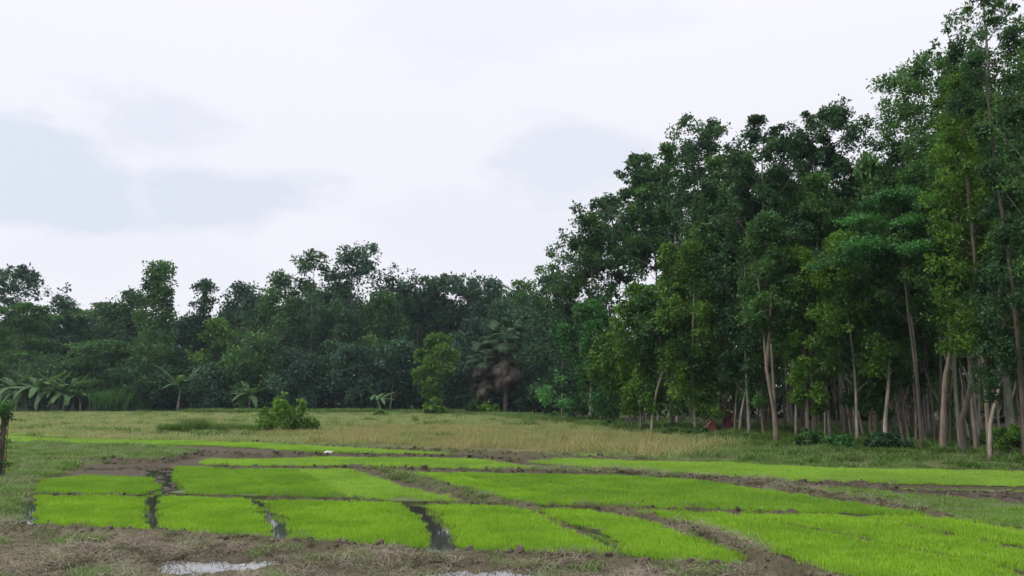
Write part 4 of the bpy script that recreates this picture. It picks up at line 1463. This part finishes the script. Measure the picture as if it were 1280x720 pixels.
def banana(px, Yd, top, label, nl=13, s=1.0):
    x, _ = at(px, Yd)
    g = gz(x, Yd)
    H = at(px, Yd, top)[1] - g
    rng = np.random.default_rng(int(px))
    root = empty('banana_plant', (x, Yd, g), label, 'banana plant', 'banana plants along the wood')
    hs = H * .5
    acc = Acc()
    lx = rng.uniform(-.3, .3)
    acc.tube([(0, 0, -.2), (lx * .3, 0, hs * .5), (lx, 0, hs)], [.17, .14, .09], 8)
    link('stem', acc.mesh('stem'), root, M['bark_grey'])
    for k in range(nl):
        lf_ = link('leaf', BL[k % 4], root)
        lf_.location = (lx, 0, hs - .05)
        lf_.rotation_euler = (rng.uniform(-.15, .15), rng.uniform(-.75, .25), k * 2.4 + rng.uniform(-.3, .3))
        q = s * (H - hs) / 1.0 * rng.uniform(.42, .72)
        lf_.scale = (q * .95, q * 1.1, q)
    return root


for (px, Yd, tp, lb) in ((22, 95, 462, 'leftmost large banana plant of the clump'), (47, 94, 458, 'tallest banana plant in the middle of the clump'),
                         (66, 95, 462, 'banana plant right of the tallest one in the clump'), (92, 96, 466, 'drooping banana plant near the right end of the clump'),
                         (34, 96, 468, 'banana plant half hidden between the leftmost and tallest ones of the clump'), (80, 94.5, 470, 'banana plant with low leaves in the right half of the clump'),
                         (102, 95, 478, 'low banana plant just left of the smallest one by the reeds'), (112, 97, 474, 'small banana plant at the right end of the clump, by the reeds'), (8, 97, 470, 'banana plant cut off by the left edge'),
                         (223, 97, 460, 'single banana plant in the dark gap below the narrow column tree'), (312, 97, 474, 'single banana plant behind the field shrub'),
                         (476, 95, 482, 'bluish banana plant right of the slim pale trunks'), (838, 50, 492, 'shaded banana plant seen between the plantation trunks')):
    banana(px, Yd, tp, lb)


def fan_frond(dead, rng):
    """fan palm frond: stalk + folded radiating fingers"""
    V, F3, T = [], [], []
    Ls = 1.0
    n = 15
    V += [(0, -.03, 0), (0, .03, 0), (Ls, .02, 0), (Ls, -.02, 0)]
    T += [.5] * 4
    F4 = [(0, 1, 2, 3)]
    for k in range(n):
        a = R(-100 + 200 * k / (n - 1)) * .8
        L = 1.15 * (1 - .25 * abs(a) / 2) * rng.uniform(.85, 1.05)
        d = np.array([math.cos(a), math.sin(a)])
        p = np.array([-d[1], d[0]]) * .10
        m_ = d * L * .5
        e = d * L
        b0 = len(V)
        dz = -.45 if not dead else -.75
        V += [(Ls, 0, 0), (Ls + m_[0] + p[0], m_[1] + p[1], -.05), (Ls + m_[0] - p[0], m_[1] - p[1], -.05), (Ls + e[0], e[1], dz * L * .7)]
        tt = rng.uniform(.0, .8)
        T += [tt] * 4
        F3 += [(b0, b0 + 1, b0 + 2), (b0 + 1, b0 + 3, b0 + 2)]
    me = mesh_from('frond', V, F4, F3, T)
    me.materials.append(M['frond_dead' if dead else 'frond_green'])
    return me


rngp = np.random.default_rng(18)
FG = [fan_frond(False, rngp) for _ in range(3)]
FD = [fan_frond(True, rngp) for _ in range(3)]


def palm(px, Yd, top, label, sc=1.0):
    x, _ = at(px, Yd)
    g = gz(x, Yd)
    H = at(px, Yd, top)[1] - g
    root = empty('fan_palm', (x, Yd, g), label, 'palm', 'drooping fan palms')
    acc = Acc()
    ht = H - 1.6 * sc
    acc.tube([(0, 0, -.2), (.05, 0, ht * .5), (0, .05, ht)], [.26, .2, .2], 9, .5, .06, rngp)
    link('trunk', acc.mesh('trunk'), root, M['bark_dark'])
    for k in range(16):
        f = link('frond', FG[k % 3], root)
        f.location = (0, 0, ht)
        f.rotation_euler = (0, R(-62 + 5.6 * k), k * 2.4)
        f.scale = (sc,) * 3
    for k in range(30):
        f = link('dead_frond', FD[k % 3], root)
        f.location = (0, 0, ht - .1 - .11 * k * sc * .7)
        f.rotation_euler = (rngp.uniform(-.4, .4), R(15 + rngp.uniform(0, 55)), k * 2.4 + .5)
        f.scale = (sc * rngp.uniform(.55, 1.0),) * 3
    return root


palm(632, 84, 396, 'fan palm with a shaggy skirt of brown dead fronds', 1.45)
palm(607, 85, 425, 'smaller fan palm leaning out on the left of the shaggy one', 1.2)

# bare pole trunks of the plantation (dead stems and coppice shoots)
rng = np.random.default_rng(66)
n = 0
for k in range(64):
    px = rng.uniform(838, 1190) if k % 6 else rng.uniform(1190, 1265)
    Yd = np.interp(px, [a for a, b in EDGE_PX], [b for a, b in EDGE_PX]) + rng.uniform(1.2, 12)
    x = at(px, Yd)[0]
    g = gz(x, Yd)
    h = rng.uniform(2.6, 4.8)
    acc = Acc()
    ln_ = rng.uniform(-.5, .5)
    acc.tube([(0, 0, -.2), (ln_ * .4 + rng.uniform(-.1, .1), .05, h * .4), (ln_ * .8, 0, h * .75), (ln_ * 1.1, 0, h)], np.array([.06, .05, .04, .022]) * rng.uniform(.6, 1.3), 7, .5, .05, rng)
    if rng.uniform() < .5:
        z0 = h * rng.uniform(.3, .6)
        sgn = rng.choice([-1, 1])
        acc.tube([(ln_ * .5, 0, z0), (ln_ * .5 + sgn * .3, .1, z0 + .7), (ln_ * .5 + sgn * .5, .1, z0 + 1.5)], [.045, .035, .02], 5)
    o_ = link('bare_stem', acc.mesh('bare_stem'), None, M[('bark_pale', 'bark_red', 'bark_red', 'bark_grey')[k % 4]])
    o_.location = (x, Yd, g)
    tag(o_, 'thin bare leafless stem standing among the plantation trunks', 'tree stem', 'bare stems among the plantation trunks')

# ---------------------------------------------------------------- left edge post with creeper
x, Yp = gp(-1, 600)
g = gz(x, Yp)
root = empty('fence_post', (x, Yp, g), 'weathered post smothered in dark creeper at the left edge', 'post')
acc = Acc()
acc.tube([(0, 0, -.3), (.02, 0, .8), (.0, .01, 1.7)], [.05, .045, .04], 8, .5, .05, rng)
link('post', acc.mesh('post'), root, M['bark_dark'])
acc = Acc()
for k in range(7):
    t = np.linspace(0, 1, 14)
    a = k * .9
    acc.tube(np.stack([(.08 + .05 * np.sin(7 * t + k)) * np.cos(a + t * 7), (.08 + .03 * np.cos(5 * t)) * np.sin(a + t * 7), 1.65 * t], -1), np.full(14, .009), 4)
link('creeper_stems', acc.mesh('creeper_stems'), root, M['bark_dark'])
pc = np.array([[rng.uniform(-.12, .15), rng.uniform(-.1, .1), z_] for z_ in (list(rng.uniform(0.1, 1.3, 16)) + list(rng.uniform(1.35, 1.8, 26)))])
pr = np.where(pc[:, 2] > 1.3, .13, .09)
V, F_, T = leaves_at(pc, pr, 24, .045, rng, rng.uniform(0, 1, len(pc)))
link('creeper', mesh_from('creeper', V, F_, None, T), root, M['leaf_mid'])

# small white bag on the ridge
x, Yb = gp(410, 569)
bm = bmesh.new()
bmesh.ops.create_icosphere(bm, subdivisions=3, radius=1)
for v in bm.verts:
    f = 1 + .22 * mnoise.noise(v.co * 2.1)
    v.co = Vector((v.co.x * .15 * f, v.co.y * .11 * f, max(-.02, v.co.z * .08 * f + .04)))
    if v.co.x > .12:
        v.co.z += .04
for f in bm.faces:
    f.smooth = True
me = bpy.data.meshes.new('bag')
bm.to_mesh(me)
bm.free()
o_ = link('bag', me, None, M['bag'])
o_.location = (x, Yb, gz(x, Yb) + .0)
tag(o_, 'small crumpled white bag lying on the dark mud ridge', 'bag')

# ---------------------------------------------------------------- people


def person(px, Yd, label, pose, cloth, face_dir, s):
    x, _ = at(px, Yd)
    g = gz(x, Yd)
    root = empty('person', (x, Yd, g), label, 'person', None, face_dir)
    root.scale = (s, s, s)
    J, Ed, Rr = pose['j'], pose['e'], pose['r']
    names = list(J)
    me = bpy.data.meshes.new('body')
    me.from_pydata([J[k] for k in names], [(names.index(a), names.index(b)) for a, b in Ed], [])
    body = link('body', me, root, M['skin'])
    sk = body.modifiers.new('skin', 'SKIN')
    sk.use_smooth_shade = True
    for i, k in enumerate(names):
        me.skin_vertices[0].data[i].radius = (Rr[k], Rr[k])
        me.skin_vertices[0].data[i].use_root = (k == 'pelvis')
    sb = body.modifiers.new('sub', 'SUBSURF')
    sb.levels = sb.render_levels = 1
    # dress: loft of ellipses
    V, F4 = [], []
    ns = 18
    rings = pose['dress']
    for (c_, ra, rb) in rings:
        for q in range(ns):
            a = 2 * math.pi * q / ns
            w = 1 + .07 * math.sin(5 * a + c_[2] * 6)
            V.append((c_[0] + ra * w * math.cos(a), c_[1] + rb * w * math.sin(a), c_[2]))
    for i in range(len(rings) - 1):
        for q in range(ns):
            q2 = (q + 1) % ns
            F4.append((i * ns + q, i * ns + q2, (i + 1) * ns + q2, (i + 1) * ns + q))
    link('dress', mesh_from('dress', V, F4, None, None, True), root, M[cloth])
    # head details
    h = Vector(J['head'])
    hd = Vector(pose['look']).normalized()
    bm = bmesh.new()
    bmesh.ops.create_uvsphere(bm, u_segments=16, v_segments=12, radius=1)
    for v in bm.verts:
        v.co = Vector((v.co.x * .105, v.co.y * .095, v.co.z * .125))
        if v.co.x > .02 and v.co.z < .05:
            v.co.x = .02
        v.co += h - hd * .018 + Vector((0, 0, .012))
    for f in bm.faces:
        f.smooth = True
    hm = bpy.data.meshes.new('hair')
    bm.to_mesh(hm)
    bm.free()
    link('hair', hm, root, M['hair'])
    bm = bmesh.new()
    for (dx, dy, dz, r_, mt) in ((.10, 0, -.005, .018, 0), (.088, .03, .02, .011, 1), (.088, -.03, .02, .011, 1), (.09, 0, -.045, .016, 1)):
        geo = bmesh.ops.create_icosphere(bm, subdivisions=1, radius=r_)
        for v in geo['verts']:
            v.co += h + Vector((dx, dy, dz))
        for f in {f for v in geo['verts'] for f in v.link_faces}:
            f.material_index = mt
    fm = bpy.data.meshes.new('face')
    bm.to_mesh(fm)
    bm.free()
    fm.materials.append(M['skin'])
    fm.materials.append(M['hair'])
    link('face', fm, root)
    return root


def hand(J, E_, R_, side, wrist, d):
    wv = Vector(wrist)
    d = Vector(d).normalized()
    up = Vector((0, side, 0)) if abs(d.y) < .7 else Vector((1, 0, 0))
    lat = d.cross(up).normalized()
    palm_ = wv + d * .07
    J['palm%d' % side] = tuple(palm_)
    R_['palm%d' % side] = .032
    E_.append(('wrist%d' % side, 'palm%d' % side))
    for i, (o, L) in enumerate(((-.03, .07), (-.01, .085), (.01, .08), (.03, .06))):
        a = palm_ + d * .03 + lat * o
        b = a + d * L * .5 + up * .01
        c = b + d * L * .4 + up * .03
        for nm, p, r in (('f%d%da' % (side, i), a, .010), ('f%d%db' % (side, i), b, .009), ('f%d%dc' % (side, i), c, .007)):
            J[nm] = tuple(p)
            R_[nm] = r
        E_ += [('palm%d' % side, 'f%d%da' % (side, i)), ('f%d%da' % (side, i), 'f%d%db' % (side, i)), ('f%d%db' % (side, i), 'f%d%dc' % (side, i))]
    t = wv + d * .04 + lat * -.045
    J['t%d' % side] = tuple(t)
    J['u%d' % side] = tuple(t + d * .04 + up * .02)
    R_['t%d' % side] = .011
    R_['u%d' % side] = .008
    E_ += [('palm%d' % side, 't%d' % side), ('t%d' % side, 'u%d' % side)]


def pose_stoop():
    J = {'pelvis': (0, 0, .88), 'spine': (.10, 0, 1.10), 'chest': (.24, 0, 1.28), 'neck': (.36, 0, 1.40), 'chin': (.41, 0, 1.45), 'head': (.46, 0, 1.52)}
    R_ = {'pelvis': .14, 'spine': .12, 'chest': .14, 'neck': .055, 'chin': .06, 'head': .095}
    E_ = [('pelvis', 'spine'), ('spine', 'chest'), ('chest', 'neck'), ('neck', 'chin'), ('chin', 'head')]
    for s in (-1, 1):
        q = str(s)
        J['hip' + q] = (0, .1 * s, .82)
        J['knee' + q] = (.05 * s + .03, .12 * s, .46)
        J['ankle' + q] = (.02 + .08 * s, .12 * s, .08)
        J['toe' + q] = (.20 + .08 * s, .14 * s, .03)
        J['sh' + q] = (.27, .18 * s, 1.30)
        J['el' + q] = (.36, .22 * s, 1.02)
        J['wrist' + q] = (.52, .16 * s, .84)
        R_.update({'hip' + q: .09, 'knee' + q: .058, 'ankle' + q: .036, 'toe' + q: .03, 'sh' + q: .055, 'el' + q: .04, 'wrist' + q: .027})
        E_ += [('pelvis', 'hip' + q), ('hip' + q, 'knee' + q), ('knee' + q, 'ankle' + q), ('ankle' + q, 'toe' + q), ('chest', 'sh' + q), ('sh' + q, 'el' + q), ('el' + q, 'wrist' + q)]
        hand(J, E_, R_, s, J['wrist' + q], (.6, 0, -.6))
    dress = [((.02, 0, .16), .24, .26), ((.02, 0, .5), .21, .23), ((.0, 0, .8), .18, .21), ((.04, 0, .98), .16, .19), ((.12, 0, 1.12), .16, .19), ((.23, 0, 1.28), .17, .22), ((.31, 0, 1.37), .09, .13)]
    return dict(j=J, e=E_, r=R_, dress=dress, look=(1, 0, -.3))


def pose_crouch():
    J = {'pelvis': (0, 0, .28), 'spine': (.08, 0, .48), 'chest': (.22, 0, .66), 'neck': (.35, 0, .77), 'chin': (.40, 0, .81), 'head': (.46, 0, .87)}
    R_ = {'pelvis': .14, 'spine': .12, 'chest': .13, 'neck': .052, 'chin': .055, 'head': .092}
    E_ = [('pelvis', 'spine'), ('spine', 'chest'), ('chest', 'neck'), ('neck', 'chin'), ('chin', 'head')]
    for s in (-1, 1):
        q = str(s)
        J['hip' + q] = (.03, .1 * s, .27)
        J['knee' + q] = (.40, .15 * s, .50)
        J['ankle' + q] = (.18, .14 * s, .08)
        J['toe' + q] = (.36, .15 * s, .03)
        J['sh' + q] = (.25, .17 * s, .68)
        J['el' + q] = (.44, .24 * s, .46)
        J['wrist' + q] = (.64, .14 * s, .30)
        R_.update({'hip' + q: .09, 'knee' + q: .06, 'ankle' + q: .036, 'toe' + q: .03, 'sh' + q: .052, 'el' + q: .038, 'wrist' + q: .026})
        E_ += [('pelvis', 'hip' + q), ('hip' + q, 'knee' + q), ('knee' + q, 'ankle' + q), ('ankle' + q, 'toe' + q), ('chest', 'sh' + q), ('sh' + q, 'el' + q), ('el' + q, 'wrist' + q)]
        hand(J, E_, R_, s, J['wrist' + q], (.6, 0, -.5))
    dress = [((.14, 0, .06), .30, .27), ((.14, 0, .3), .28, .25), ((.12, 0, .46), .22, .22), ((.16, 0, .58), .18, .2), ((.23, 0, .68), .16, .2), ((.30, 0, .75), .09, .12)]
    return dict(j=J, e=E_, r=R_, dress=dress, look=(1, 0, -.2))


person(909, 41.0, 'person in a dark maroon dress stooping between the plantation trunks', pose_stoop(), 'cloth_maroon', R(200), 1.0)
person(893, 40.3, 'crouching person in red with black hair among the plantation trunks', pose_crouch(), 'cloth_red', R(175), 1.0)

# ---------------------------------------------------------------- light monsoon haze
hz, nt, o = new_mat('haze')
pv = nt.nodes.new('ShaderNodeVolumePrincipled')
pv.inputs['Color'].default_value = (0.72, 0.86, 1.0, 1)
pv.inputs['Density'].default_value = 0.00026
nt.links.new(pv.outputs[0], o.inputs['Volume'])
a0, a1, b0, b1, c0, c1 = -3100, 3100, -3100, 3100, -1.4, 24
me = mesh_from('haze', [(a0, b0, c0), (a1, b0, c0), (a1, b1, c0), (a0, b1, c0), (a0, b0, c1), (a1, b0, c1), (a1, b1, c1), (a0, b1, c1)],
               [(0, 3, 2, 1), (4, 5, 6, 7), (0, 1, 5, 4), (1, 2, 6, 5), (2, 3, 7, 6), (3, 0, 4, 7)])
ho = tag(link('haze', me, None, hz), 'thin bluish air over the fields', 'haze', kind='stuff')
